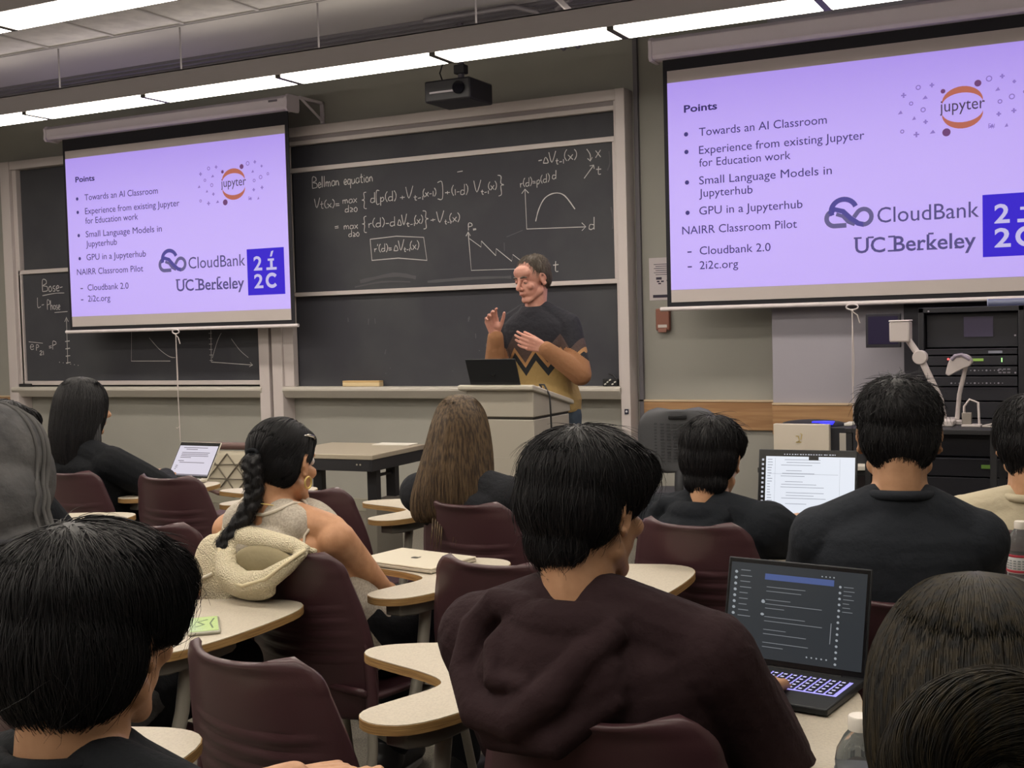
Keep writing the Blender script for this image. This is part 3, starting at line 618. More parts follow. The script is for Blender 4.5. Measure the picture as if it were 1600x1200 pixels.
# cord-backed chair by the wall
t = thing('cord_back_chair', 'brown-framed chair with a cream netted back behind the braided person', 'chair', (-4.15, 5.00, 0), rad(4))
m_bf = mat('brown chair frame', '#5d4440', .5); m_net = mat('cream net', '#ccc3b0', .9); m_cord = mat('net cord', '#6f675b', .8)
MB().tube([(-.24, -.03, 0), (-.24, -.03, .58), (-.255, -.04, .70), (-.27, -.05, .80), (-.25, -.055, .83), (.25, -.055, .83), (.27, -.05, .80), (.255, -.04, .70), (.24, -.03, .58), (.24, -.03, 0)], .02, 10).build('frame', m_bf, t, smooth=60)
MB().tube([(-.245, -.03, .615), (-.1, -.06, .58), (0, -.065, .572), (.1, -.06, .58), (.245, -.03, .615)], .013, 8).build('lower_rail', m_bf, t, smooth=60)
pn = MB().grid(lambda u, v: ((u * 2 - 1) * (.215 + .015 * v), -.05 - .012 * (1 - (u * 2 - 1) ** 2), .60 + .205 * v - .018 * (1 - (u * 2 - 1) ** 2) * (1 - v)), 14, 10)
link('net_panel', solid(pn.mesh('m', 180), .006, 0), m_net, t)
b = MB()
for k in range(4):
    a = -.2 + k * .12; b.tube([(a, -.069, .61), (min(a + .17, .22), -.069, .79)], .0035, 6); b.tube([(a + .05, -.069, .79), (min(a + .2, .22), -.069, .61)], .0035, 6)
b.tube([(-.215, -.07, .73), (.22, -.07, .74)], .003, 6).tube([(-.215, -.07, .66), (.22, -.07, .655)], .003, 6); b.build('cords', m_cord, t)
MB().box(-.235, .235, -.03, .40, .43, .46).build('seat', m_bf, t, bevel=.01)
for sx in (-.22, .22): MB().tube([(sx, .37, .44), (sx, .39, 0)], .015, 8).build('leg', m_bf, t)
o = MB().box(-.10, .10, -.14, .14, 0, .02).build('notebook', [mat('white paper', '#d8d3ca', .7)], bevel=.002); o.location = (-4.13, 5.16, .463); o.rotation_euler = (0, 0, .2); tag(o, 'white notebook lying on the seat of the cord-backed chair', 'notebook')

# ================================================================ lectern
m_lec = mat('lectern laminate', '#a39d92', .45); m_lec2 = mat('lectern laminate side', '#a39d92', .45); m_gap = mat('seam', '#3b3936', .8)
t = thing('lectern', 'grey laminate lectern with a sloping top in front of the speaker', 'lectern', (-2.825, 5.645, 0))
MB().box(-.18, .195, -.21, .23, 0, .945).build('cabinet', m_lec, t, bevel=.005)
MB().box(-.176, .191, -.206, .226, .945, .957).build('seam', m_gap, t)
Mx = Matrix(((0, 0, 1, 0), (1, 0, 0, 0), (0, 1, 0, 0), (0, 0, 0, 1)))
MB().prism([(-.215, .957), (.235, .957), (.235, 1.002), (-.215, 1.092)], -.185, .20, Mx).build('upper_box', m_lec, t, bevel=.005)
MB().prism([(-.255, 1.098), (.255, .992), (.255, 1.015), (.2, 1.030), (-.235, 1.123), (-.255, 1.120)], -.215, .215, Mx).build('top', mat('lectern top', '#b5afa3', .4), t, bevel=.006)
MB().box(-.12, .12, -.212, -.21, .35, .75).build('door', m_lec2, t)
o = MB().tube([(-2.66, 5.60, 1.10), (-2.66, 5.58, 1.115), (-2.63, 5.57, 1.115), (-2.598, 5.565, 1.06), (-2.592, 5.56, .98), (-2.585, 5.56, .6), (-2.57, 5.56, .1), (-2.5, 5.6, .01)], .005, 8).build('power_cable', mat('cable black', '#202022', .5), smooth=60); tag(o, 'thin black cable hanging down the right side of the lectern', 'cable')
MB().box(-2.70, -2.66, 5.585, 5.615, 1.082, 1.104).build('plug', mat('plug white', '#d9d6d0', .4), o, bevel=.003)

# ================================================================ laptops
m_dk = mat('dark laptop shell', '#26282c', .4, metal=.3); m_kb = mat('keycap black', '#17181b', .5); m_silver = mat('silver laptop shell', '#c6c0b2', .38, metal=.25); m_bez = mat('bezel black', '#0d0d10', .25)
def laptop(name, label, loc, yawd, w, d, h, ang, shell, kind):
    """hinge at the origin, keyboard towards -y, lid opened to ang degrees from closed"""
    t = thing(name, label, 'laptop', loc, rad(yawd))
    MB().box(-w / 2, w / 2, -d, 0, .002, .015).build('base', shell, t, bevel=.003)
    b = MB()
    for sx in (-w / 2 + .02, w / 2 - .02):
        for sy in (-d + .02, -.02): b.cyl((sx, sy, 0), (sx, sy, .003), .006, n=8)
    b.build('feet', m_kb, t)
    kb = MB(); gl = MB(); kp = (w - .03) / 14
    for r in range(5):
        for c in range(14):
            x = -w / 2 + .015 + c * kp; yk = -.035 - r * kp * .95
            if r == 4 and 4 <= c <= 8:
                if c == 4: kb.box(x + .001, x + 5 * kp - .001, yk - kp * .9, yk, .015, .017)
                continue
            kb.box(x + .001, x + kp * .80, yk - kp * .74, yk, .015, .017); gl.box(x + kp * .22, x + kp * .55, yk - kp * .52, yk - kp * .22, .017, .0172)
    if kind == 'editor':
        MB().box(-w / 2 + .012, w / 2 - .012, -.036 - 5 * kp * .95, -.031, .0151, .0156).build('key_glow', mat('key backlight', '#101018', .5, emit=('#a8a0ff', 1.1)), t)
    kb.build('keyboard', m_kb, t)
    gl.build('key_legends', mat('lit legends', '#202020', .5, emit=('#d8d4ff', 1.0)) if kind == 'editor' else mat('legend grey', '#77777a', .6), t, smooth=None)
    MB().box(-.05, .05, -d + .012, -d + .072, .015, .0156).build('trackpad', mat('trackpad', '#3a3c40', .3) if shell is m_dk else shell, t)
    L_ = Matrix.Translation((0, 0, .012)) @ Matrix.Rotation(rad(-(ang - 90)), 4, 'X')
    lid = MB().box(-w / 2, w / 2, -.001, .006, 0, h, L_).build('lid', shell, t, bevel=.002)
    S = lambda y: L_ @ Matrix.Translation((0, y, 0))
    MB().box(-w / 2 + .003, w / 2 - .003, -.0022, -.001, .006, h - .003, L_).build('bezel', m_bez, lid)
    MB().cyl((-w * .35, 0, .012), (w * .35, 0, .012), .006, n=10).build('hinge', m_bez, t)
    x0, x1, z0, z1 = -w / 2 + .008, w / 2 - .008, .016, h - .010
    if kind == 'doc':
        MB().box(x0, x1, -.0032, -.002, z0, z1 - .012, L_).build('display', mat('lit document', '#202020', .3, emit=('#d9d3e2', .85)), lid)
        b = MB(); zt = z1 - .025
        for k, (a, c) in enumerate(((.12, .75), (.2, .5), (0, 0), (.12, .85), (.12, .82), (.12, .84), (.12, .4), (0, 0), (.1, .25), (.15, .8), (0, 0), (.08, .14), (.08, .14), (.08, .12))):
            if c: b.box(x0 + (x1 - x0) * a, x0 + (x1 - x0) * c, -.0036, -.0032, zt - .009 * k, zt - .009 * k + .0035, L_)
        b.box(x0, x1, -.0036, -.0032, z0, z0 + .007, L_)
        b.build('page_text', mat('page text', '#202020', .6, emit=('#77717c', .8)), lid)
        MB().box(-.016, .016, -.0038, -.003, z1 - .012, z1 - .004, L_).build('notch', m_bez, lid)
    if kind == 'notes':
        MB().box(x0 + .018, x1, -.0032, -.002, z0, z1 - .014, L_).build('display', mat('lit notes page', '#202020', .3, emit=('#dfe4ee', .95)), lid)
        b = MB(); R3 = random.Random(5)
        for k in range(17):
            zt = z1 - .026 - k * .0095
            if k % 4 != 3: b.box(x0 + .07 + R3.uniform(0, .02), x0 + .09 + R3.uniform(.04, .14), -.0036, -.0032, zt, zt + .0016, L_)
            b.box(x0 + .024, x0 + .024 + R3.uniform(.008, .018), -.0036, -.0032, zt, zt + .002, L_)
        b.box(x0 + .05, x0 + .0505, -.0036, -.0032, z0 + .02, z1 - .02, L_).box(x1 - .05, x1 - .0495, -.0036, -.0032, z0 + .02, z1 - .02, L_).box(x0 + .03, x1 - .055, -.0036, -.0032, z1 - .075, z1 - .0742, L_)
        b.build('page_text', mat('notes ink', '#202020', .6, emit=('#8a8f9c', .8)), lid)
        b = MB()
        for k in range(20): b.box(x0 + .08 + k * .009, x0 + .08 + k * .009 + R3.uniform(.003, .007), -.0036, -.0022, z1 - .008, z1 - .005, L_)
        for k in range(10): b.box(x0 + .004, x0 + .011, -.0036, -.0022, z1 - .03 - k * .016, z1 - .023 - k * .016, L_)
        b.build('toolbar_icons', mat('toolbar icons', '#202020', .6, emit=('#c9cbd6', .8)), lid)
        MB().box(-.005 + .01, .028 + .01, -.0042, -.002, z1 - .026, z1 - .013, L_).build('dark_pop_up', m_bez, lid)
    if kind == 'editor':
        MB().box(x0, x1, -.0032, -.002, z0, z1, L_).build('display', mat('dark chat screen', '#121417', .3, emit=('#33383d', .6)), lid)
        MB().box(x0 + .075, x1 - .065, -.0038, -.0032, z1 - .030, z1 - .018, L_).build('blue_banner', mat('blue banner', '#101010', .5, emit=('#45588f', .8)), lid)
        b = MB(); R3 = random.Random(9); zz = z1 - .045
        for k in range(15):
            if k in (2, 6, 9, 12): continue
            b.box(x0 + .08, x0 + .09 + R3.uniform(.03, .12), -.0036, -.0032, zz - k * .0085, zz - k * .0085 + .0012, L_)
        for k in range(9): b.box(x0 + .022, x0 + .03 + R3.uniform(.008, .02), -.0036, -.0032, z1 - .016 - k * .0115, z1 - .0145 - k * .0115, L_)
        for k in range(7): b.box(x1 - .045, x1 - .04 + R3.uniform(.006, .02), -.0036, -.0032, z1 - .03 - k * .008, z1 - .0288 - k * .008, L_)
        b.box(x1 - .066, x1 - .0645, -.0036, -.0032, z0 + .045, z0 + .085, L_)
        b.build('screen_text', mat('screen text', '#101010', .5, emit=('#7d8187', .8)), lid)
        b = MB()
        for k in range(10): b.ell(L_ @ Vector((x0 + .012, -.0034, z1 - .02 - k * .012)), (.0035, .0006, .0035), n=8)
        for k in range(14): b.ell(L_ @ Vector((x1 - .052, -.0034, z1 - .03 - k * .0115)), (.0028, .0006, .0028), n=8)
        for k in range(5): b.ell(L_ @ Vector((x1 - .11 + k * .010, -.0034, z0 + .014)), (.0018, .0006, .0018), n=8); b.ell(L_ @ Vector((x0 + .025 + k * .011, -.0034, z0 + .014)), (.0018, .0006, .0018), n=8)
        for k in range(4): b.ell(L_ @ Vector((x1 - .09 + k * .008, -.0034, z1 - .013)), (.0015, .0006, .0015), n=8)
        b.ell(L_ @ Vector((x0 + .075, -.0034, z1 - .075)), (.004, .0006, .005), n=8); b.ell(L_ @ Vector((x0 + .075, -.0034, z1 - .10)), (.004, .0006, .003), n=8)
        b.build('screen_icons', mat('screen icons', '#101010', .5, emit=('#9aa0a6', .8)), lid)
    if kind == 'back':
        MB().ell(L_ @ Vector((0, .0062, h * .5)), (.012, .0008, .012), M=None, n=14).build('lid_emblem', mat('emblem dark', '#17181a', .25), lid)
    return t
laptop('laptop', 'open dark laptop on the lectern, its lid turned to the class', (-2.83, 5.425, 1.092), 180, .285, .16, .165, 112, m_dk, 'back')
laptop('laptop', 'dark laptop with glowing keys and dark chat screen beside the brown hoodie', (-.583, 2.345, .711), -8, .30, .205, .213, 104, m_dk, 'editor')
laptop('laptop', 'laptop with a bright white notes page between two black-clad people', (-.955, 4.085, .711), 3, .335, .22, .25, 103, m_dk, 'notes')
laptop('laptop', 'small silver laptop showing a document beside the person in the black jacket', (-4.03, 4.46, .711), 0, .255, .19, .20, 124, m_silver, 'doc')
t = thing('laptop', 'closed pale laptop with a dark mark on the desk arm beside the braided person', 'laptop', (-1.90, 3.085, .711), rad(-10))
MB().box(-.15, .15, -.105, .105, .002, .011).build('base', m_silver, t, bevel=.002)
ld = MB().box(-.15, .15, -.105, .105, .0115, .017).build('lid', mat('pale laptop lid', '#d3cbb9', .4, metal=.1), t, bevel=.002)
b = MB(); ap = smooth_poly([(-.004, .010), (-.013, .011), (-.016, .0), (-.010, -.013), (0, -.011), (.010, -.013), (.015, -.004), (.011, .0), (.014, .008), (.008, .011)], 2); b.prism(ap, .017, .0174); b.prism(smooth_poly([(.0, .013), (.006, .014), (.007, .020), (.001, .018)], 2), .017, .0174)
b.build('lid_mark', mat('mark dark', '#3c3832', .3), ld)

# ================================================================ lab table
t = thing('lab_table', 'black-framed table with a pale top standing near the chalkboard, left of the lectern', 'table', (-3.955, 5.745, 0), rad(1.5))
MB().box(-.33, .33, -.30, .30, .712, .74).build('table_top', mat('table laminate', '#a59b8a', .4), t, bevel=.004)
m_tf = mat('table frame black', '#242428', .5)
b = MB(); b.box(-.32, .32, -.295, -.275, .648, .712).box(-.32, .32, .275, .295, .648, .712).box(-.325, -.305, -.295, .295, .648, .712).box(.305, .325, -.295, .295, .648, .712); b.build('apron', m_tf, t, bevel=.002)
for sx in (-.25, .25):
    for sy in (-.16, .04): MB().box(sx - .03, sx + .03, sy - .022, sy + .022, .40, .65).build('leg', m_tf, t)
    MB().box(sx - .035, sx + .035, -.20, .08, 0.05, .47).build('leg_shroud', mat('leg grey', '#77736a', .5), t, bevel=.004)
    MB().box(sx - .015, sx + .015, -.14, .02, .60, .612).build('brace', m_tf, t)
    MB().box(sx - .04, sx + .04, -.29, .29, 0, .05).build('foot', m_tf, t, bevel=.006)
for k in (0, .022): MB().cyl((.25 - k, -.297, .685), (.25 - k, -.293, .685), .005, n=10).build('bolt', mat('bolt', '#bdb7aa', .3, metal=.6), t)
o = MB().box(-.13, .11, -.06, .06, 0, .004).build('paper_sheet', [mat('white paper', '#d8d3ca', .7)]); o.location = (-3.80, 5.99, .741); o.rotation_euler = (0, 0, .05); tag(o, 'white sheet of paper on the far right corner of the lab table', 'paper')

# ================================================================ office chair
t = thing('office_chair', 'dark grey office chair with a slotted backrest against the oak rail', 'chair', (-2.20, 6.45, 0), rad(15))
m_oc = mat('office chair plastic', '#55565a', .6); m_od = mat('office chair dark', '#3a3b40', .6)
def ocb(u, v):
    u = u * 2 - 1; z = .60 + .345 * v; w = .20 + .02 * math.sin(PI * v); rc = .09
    for d in ((.945 - z), (z - .60)):
        if d < rc: w -= rc - math.sqrt(max(0, rc * rc - (rc - d) ** 2))
    return (u * w, -.22 + .06 * u * u - .05 * v, z)
bk = link('backrest', solid(MB().grid(ocb, 20, 30).mesh('m', 180), .02, 0), m_oc, t)
MB().box(-.05, .05, -.287, -.272, .893, .915).build('grip_slot', mat('slot black', '#151518', .8), bk, bevel=.006)
for r in range(13):
    b = MB()
    for c in range(8):
        x = -.13 + c * .034; y_ = -.236 + .06 * (x / .2) ** 2 - .05 * ((.66 + r * .017 - .6) / .345)
        b.box(x, x + .022, y_ - .003, y_ + .002, .66 + r * .017, .667 + r * .017)
    b.build('slot_row', m_od, bk)
link('seat', solid(MB().grid(lambda u, v: ((u * 2 - 1) * .23, -.2 + .44 * v, .455 - .02 * v ** 4), 12, 12).mesh('m', 180), .05, 0), m_od, t)
MB().tube([(0, -.20, .62), (0, -.26, .52), (0, -.2, .42), (0, 0, .41)], .025, 10).build('back_stem', m_od, t, smooth=60)
MB().cyl((0, 0, .08), (0, 0, .43), .03, .022).build('gas_post', m_od, t)
for k in range(5):
    a = 2 * PI * k / 5 + .3; MB().tube([(0, 0, .11), (.16 * math.cos(a), .16 * math.sin(a), .10), (.29 * math.cos(a), .29 * math.sin(a), .065)], [.025, .02, .016], 8).build('base_arm', m_od, t)
    MB().cyl((.29 * math.cos(a) - .012, .29 * math.sin(a), .028), (.29 * math.cos(a) + .012, .29 * math.sin(a), .028), .028, n=14).build('caster', mat('caster', '#1c1c1e', .5), t)

# ================================================================ machines against the right wall
t = thing('side_stand', 'low black stand carrying the white-fronted machine', 'stand', (-1.52, 7.18, 0))
MB().box(-.36, .38, -.32, .36, .53, .56).build('shelf_top', m_tf, t, bevel=.003)
for sx in (-.34, .36):
    for sy in (-.30, .34): MB().box(sx - .015, sx + .015, sy - .015, sy + .015, 0, .53).build('leg', m_tf, t)
MB().box(-.34, .36, -.3, .34, .2, .22).build('lower_shelf', m_tf, t)
t = thing('office_machine', 'white-fronted black machine with a blue light on a low stand by the oak rail', 'machine', (-1.62, 6.92, .56))
m_ma = mat('machine black', '#25262c', .4); m_mw = mat('machine white', '#d0c6b8', .45)
MB().box(-.165, .40, .03, .36, .003, .235).build('body', m_ma, t, bevel=.006)
b = MB(); fp_ = [(-.175 + .32 * k / 12, -.015 - .018 * math.sin(PI * k / 12)) for k in range(13)] + [(.145, .03), (-.175, .03)]
b.prism(fp_, .085, .252); b.build('front_panel', m_mw, t, bevel=.003)
MB().prism(fp_, 0, .080).build('lower_front_panel', m_mw, t, bevel=.003)
MB().ell((.02, .16, .238), (.19, .13, .028)).build('domed_lid', m_ma, t)
MB().box(.03, .15, .06, .12, .244, .262).build('blue_light', mat('blue light', '#1a1ad0', .4, emit=('#3a3aff', 1.3)), t, bevel=.003)
MB().box(.195, .255, .022, .03, .04, .20).build('side_panel', mat('machine side grey', '#a8a29a', .5), t, bevel=.002)
b = MB(); Mz = Matrix.Translation((0, -.036, 0)); b2 = MB(); band(b2, [(-.04, .185), (-.025, .185), (-.02, .155), (-.04, .15), (-.008, .15)], .006, Mz); band(b2, [(-.012, .165), (-.004, .195), (-.014, .2)], .005, Mz); b2.build('gold_emblem', mat('gold', '#d8c078', .3, metal=.6), t)
MB().box(-.07, -.035, -.0335, -.031, .035, .04).build('tiny_badge', mat('badge grey', '#6a6470', .4), t)
for k, (px_, py_, pz_) in enumerate(((.31, .10, .236), (.29, -.02, .0))):
    o = MB().box(-.10, .10, -.07, .07, .002, .016 + .01 * k).build('paper_stack', [mat('white paper', '#d8d3ca', .7)], bevel=.002); o.location = (-1.62 + px_, 6.92 + py_ + .05, .56 + pz_); o.rotation_euler = (0, 0, .3 * k)
    if k: o.location = (-1.29, 6.90, .562)
    tag(o, ('pale stack of paper on top of the white-fronted machine', 'pale stack of paper on the stand in front of the machine')[k], 'paper')
o = MB().box(-.085, .085, -.06, .06, .0, .03).build; 
struct('wall_shade_panel', MB().box(-1.16, XR, 7.56, 7.598, .0, 2.3), mat('cabinet and wall shade', '#2b2a33', .6))  # dark sheet for the cabinet, with the wall's shadow painted in as well
# AV rack
t = thing('equipment_rack', 'tall black equipment rack full of audio units under the right screen', 'rack', (-.72, 7.22, 0))
m_rk = mat('rack black', '#1d1d24', .5); m_rp = mat('rack panel', '#24242c', .45); m_rl = mat('rack edge', '#4a4854', .4, metal=.3)
b = MB(); b.box(-.27, -.24, -.27, .30, 0, 1.46).box(.24, .27, -.27, .30, 0, 1.46).box(-.27, .27, -.27, .30, 1.43, 1.46).box(-.27, .27, -.27, .30, 0, .06).box(-.24, .24, .28, .30, .06, 1.43); b.build('cabinet', m_rk, t, bevel=.004)
zt = 1.425
for k, hh in enumerate((.19, .035, .055, .05, .055, .075, .09, .09, .12, .10, .16, .13)):
    y0 = -.262 if k not in (0, 8) else -.20
    u_ = MB().box(-.235, .235, y0, .1, zt - hh + .004, zt).build('rack_unit', m_rp, t, bevel=.002)
    if k in (1, 5, 7): MB().box(-.235, .235, y0 - .003, y0, zt - .003, zt).build('pale_edge', m_rl, u_)  # paler strip along the top of the unit
    if k == 0: MB().box(-.04, .11, y0 - .006, y0, zt - .13, zt - .02).build('touch_panel', mat('panel grey violet', '#4d4760', .3), u_)
    if k == 1: MB().box(.09, .16, y0 - .004, y0, zt - .026, zt - .012).build('display', mat('pale display', '#55555c', .4, emit=('#77757d', .5)), u_)
    if k == 2:
        for px_, pz_ in ((-.115, .016), (-.10, .028)): MB().ell((px_, y0 - .003, zt - pz_), (.006, .004, .006), n=10).build('red_light', mat('red led', '#d02020', .4, emit=('#ff6060', 1.6)), u_)
        for pz_ in (.014, .026): MB().ell((-.05, y0 - .003, zt - pz_), (.004, .003, .005), n=10).build('amber_light', mat('amber led', '#907050', .4, emit=('#d0b090', .8)), u_)
        MB().box(.005, .065, y0 - .004, y0, zt - .028, zt - .014).build('green_display', mat('green display', '#304020', .4, emit=('#86a34a', .8)), u_)
        MB().box(.155, .160, y0 - .004, y0, zt - .034, zt - .012).build('green_light', mat('green led', '#306020', .4, emit=('#b8ff9a', 1.4)), u_)
    if k in (3, 4):
        b = MB()
        for q in range(14): b.cyl((-.10 + q * .02, y0 - .003, zt - .02 - .015 * (k - 3)), (-.10 + q * .02, y0, zt - .02 - .015 * (k - 3)), .003 if q % 3 else .005, n=8)
        b.build('knobs', mat('knob silver', '#8d8a96', .4), u_)
        if k == 3:
            b = MB()
            for q in range(6): b.box(.14 + (q % 3) * .022, .155 + (q % 3) * .022, y0 - .003, y0, zt - .018 - (q // 3) * .018, zt - .010 - (q // 3) * .018)
            b.build('buttons', mat('button grey', '#77747f', .5), u_)
    if k == 7:
        b = MB()
        for px_, pz_ in ((.04, .02), (.055, .02), (.04, .034), (.055, .034), (.10, .02), (.10, .034)): b.cyl((px_, y0 - .003, zt - pz_), (px_, y0, zt - pz_), .004, n=8)
        b.build('connectors', mat('knob silver', '#8d8a96', .4), u_)
    if k == 9: MB().box(.05, .12, y0 - .004, y0, zt - .05, zt - .03).build('green_display', mat('dim green display', '#304020', .4, emit=('#56702f', .5)), u_)
    zt -= hh + .004
for k, (cx_, cz_) in enumerate(((-.215, 1.44), (.225, 1.30), (.225, 1.10), (.225, .95))): MB().cyl((cx_, -.274, cz_), (cx_, -.27, cz_), .005, n=8).build('screw', mat('screw', '#b0abb8', .3, metal=.7), t)
o = MB().tube([(-.22 + .02, 0, 0), (.25, 0, 0)], .022, 14).build('rolled_sheet', mat('clear film roll', '#7f86a8', .25, trans=.4), smooth=60); o.location = (-.44, 7.10, 1.477); tag(o, 'clear rolled plastic sheet lying on top of the equipment rack', 'roll')
MB().tube([(-.205, 0, 0), (-.201, 0, 0)], .026, 14).build('roll_rim', mat('rim pale', '#a9afd0', .3), o)
t = thing('wall_monitor', 'dark square monitor behind the white document camera head', 'monitor', (-1.245, 7.40, 1.335))
MB().box(-.10, .10, -.06, -.03, -.10, .10).build('panel', mat('monitor case', '#23222b', .4), t, bevel=.003)
MB().box(-.085, .085, -.063, -.06, -.08, .085).build('display', mat('monitor glass', '#2a2540', .15), t)
MB().box(-.02, .02, -.03, .155, -.03, .03).build('wall_arm', mat('monitor case', '#23222b', .4), t)
# AV cart with the document camera
t = thing('av_cart', 'black cart under the document camera in front of the equipment rack', 'cart', (-.88, 6.45, 0))
MB().box(-.36, .36, -.28, .26, .835, .86).build('top_shelf', m_tf, t, bevel=.003)
MB().box(-.36, .36, -.28, .26, .25, .27).build('lower_shelf', m_tf, t, bevel=.003)
for sx in (-.34, .34):
    for sy in (-.26, .24): MB().box(sx - .015, sx + .015, sy - .015, sy + .015, .03, .835).build('leg', m_tf, t); MB().ell((sx, sy, .018), (.02, .02, .018), n=10).build('caster', mat('caster', '#1c1c1e', .5), t)
t = thing('document_camera', 'white document camera with a square head on a jointed arm', 'document camera', (-.90, 6.45, .86))
m_dc = mat('document camera white', '#c6bdbd', .4)
MB().box(-.16, .16, -.12, .12, 0, .03).build('base', m_dc, t, bevel=.006)
MB().tube([(.16 - .06, 0, .03), (.085, 0, .13), (-.01, -.0, .345)], .019, 12, flat=.7).build('lower_arm', m_dc, t, smooth=60)
MB().cyl((-.01, -.03, .345), (-.01, .03, .345), .036, n=20).build('joint', m_dc, t, bevel=.004)
MB().tube([(-.01, 0, .345), (-.085, 0, .46)], .018, 12, flat=.7).build('upper_arm', m_dc, t, smooth=60)
hd = MB().box(-.155, -.055, -.05, .05, .425, .53).build('camera_head', m_dc, t, bevel=.008)
MB().box(-.157, -.053, -.052, .052, .530, .538).build('head_cap', mat('cap pale', '#d6cdd0', .4), hd, bevel=.003)
t = thing('document_light', 'white lamp arm with a rounded head right of the document camera', 'lamp', (-.74, 6.50, .86))
MB().cyl((.0, 0, 0), (0, 0, .02), .05).build('base', m_dc, t, bevel=.003)
MB().tube([(0, 0, .02), (.012, 0, .15), (.045, 0, .30)], .013, 12, flat=.6).build('arm', m_dc, t, smooth=60)
MB().prism(smooth_poly([(-.055, .235), (.03, .285), (.075, .30), (.075, .335), (.04, .36), (-.01, .355), (-.035, .325)], 1), -.045, .045, Matrix(((1, 0, 0, .0), (0, 0, 1, 0), (0, 1, 0, 0), (0, 0, 0, 1)))).build('lamp_head', m_dc, t, bevel=.004)
MB().tube([(-.02, -.046, .33), (.0, -.047, .35), (.03, -.047, .355), (.07, -.046, .33)], .01, 8).build('head_rim', mat('rim grey', '#8a8090', .4), t, smooth=60)
t = thing('tabletop_stand', 'small white looped stand on the cart right of the black-shirted head', 'stand', (-.655, 6.36, .86))
MB().box(-.045, .045, -.04, .04, 0, .012).build('base', m_dc, t, bevel=.003)
MB().tube([(-.035, 0, .01), (-.035, 0, .10), (-.01, 0, .135), (.03, 0, .12), (.035, 0, .01)], .006, 8).build('loop', m_dc, t, smooth=60)
MB().box(-.045, 0, -.02, .02, .012, .07).build('block', mat('block grey', '#8d857f', .5), t, bevel=.003)
o = MB().tube([(0, 0, 0), (.04, .0, .01), (.08, .02, .0), (.13, .0, .004), (.06, -.05, .0), (.0, -.04, .002)], .005, 8).build('cable', mat('cable pale', '#a9a29f', .5), smooth=60); o.location = (-.60, 6.33, .866); tag(o, 'tangled pale cable lying on the cart beside the looped stand', 'cable')
# ================================================================ people
SKIN = {k: mat('skin ' + k, c, .5, spec=.4, bump=(220, .04), var=(30, c2, .35, .7)) for k, c, c2 in (('tan', '#c09474', '#b08464'), ('warm', '#c29270', '#b08160'), ('pink', '#c99686', '#bb8375'))}
m_eye = mat('eye white', '#d9d4cf', .3); m_iris = mat('iris', '#2b201a', .2)
def hairmat(n, a, b, rough=.48):
    if n in MATS: return MATS[n]
    m = mat(n, a, rough, spec=.36); nt = m.node_tree; N = nt.nodes; L = nt.links
    tc = N.new('ShaderNodeTexCoord'); mp = N.new('ShaderNodeMapping'); mp.inputs['Scale'].default_value = (140, 140, 9); nz = N.new('ShaderNodeTexNoise'); nz.inputs['Scale'].default_value = 1; nz.inputs['Detail'].default_value = 2
    r = N.new('ShaderNodeMapRange'); r.inputs[1].default_value = .38; r.inputs[2].default_value = .62; x = N.new('ShaderNodeMix'); x.data_type = 'RGBA'; x.inputs['A'].default_value = lin(a); x.inputs['B'].default_value = lin(b)
    L.new(tc.outputs['Object'], mp.inputs[0]); L.new(mp.outputs[0], nz.inputs['Vector']); L.new(nz.outputs['Fac'], r.inputs[0]); L.new(r.outputs[0], x.inputs['Factor']); L.new(x.outputs['Result'], N['Principled BSDF'].inputs['Base Color'])
    return m
HBLACK = hairmat('black hair', '#121216', '#1b191c'); HBROWN = hairmat('brown hair', '#3d3128', '#66543f', .5); HDARK = hairmat('dark brown hair', '#0d0b0a', '#2a2212', .6); HGREY = hairmat('greying brown hair', '#4a4038', '#6b625a', .5)
V = Vector
def ik(S, Wr, a, b, pole):
    d = Wr - S; L = min(d.length, (a + b) * .995); u = d.normalized(); x = (a * a - b * b + L * L) / (2 * L); h = math.sqrt(max(0, a * a - x * x))
    pv = pole - u * pole.dot(u); pv.normalize(); return S + u * x + pv * h, S + u * L
def hand_prims(b, Wp, d, s, n, curl=(.35, .5, .35), spread=.05, thumb=(.55, .75, .25), sc=1.0, curls=None):
    d = d.normalized(); s = (s - d * s.dot(d)).normalized(); n = (n - d * n.dot(d) - s * n.dot(s)).normalized()
    offs = (.030, .010, -.010, -.029); Ls = ((.042, .025, .021), (.046, .028, .022), (.042, .026, .021), (.033, .020, .018))
    for i in range(4):
        K = Wp + (d * (.088 - .003 * abs(i - 1)) + s * offs[i]) * sc
        b.caps(Wp + (d * .012 + s * offs[i] * .62) * sc, K, .0145 * sc, .0115 * sc, 10)
        c = curls[i] if curls else curl; a = 0; p = K; fd = (d + s * spread * (1.5 - i)).normalized(); r = .0092 if i < 3 else .0082
        for j in range(3):
            a += c[j]; q = p + (fd * math.cos(a) + n * math.sin(a)) * Ls[i][j] * sc
            b.caps(p, q, (r - j * .0008) * sc, (r - (j + 1) * .0008) * sc, 10); p = q
    b.ell(Wp + (d * .045 + s * .02 + n * .008) * sc, (.022 * sc,) * 3, n=10)
    td = (d * thumb[0] + s * thumb[1] + n * thumb[2]).normalized(); p = Wp + (d * .022 + s * .022 + n * .006) * sc
    for L_, r0, r1, bend in ((.046, .0145, .0115, 0), (.034, .0110, .0098, .35), (.026, .0098, .0080, .3)):
        td = (td * math.cos(bend) + (d * .8 + n * .2).normalized() * math.sin(bend)).normalized(); q = p + td * L_ * sc; b.caps(p, q, r0 * sc, r1 * sc, 10); p = q
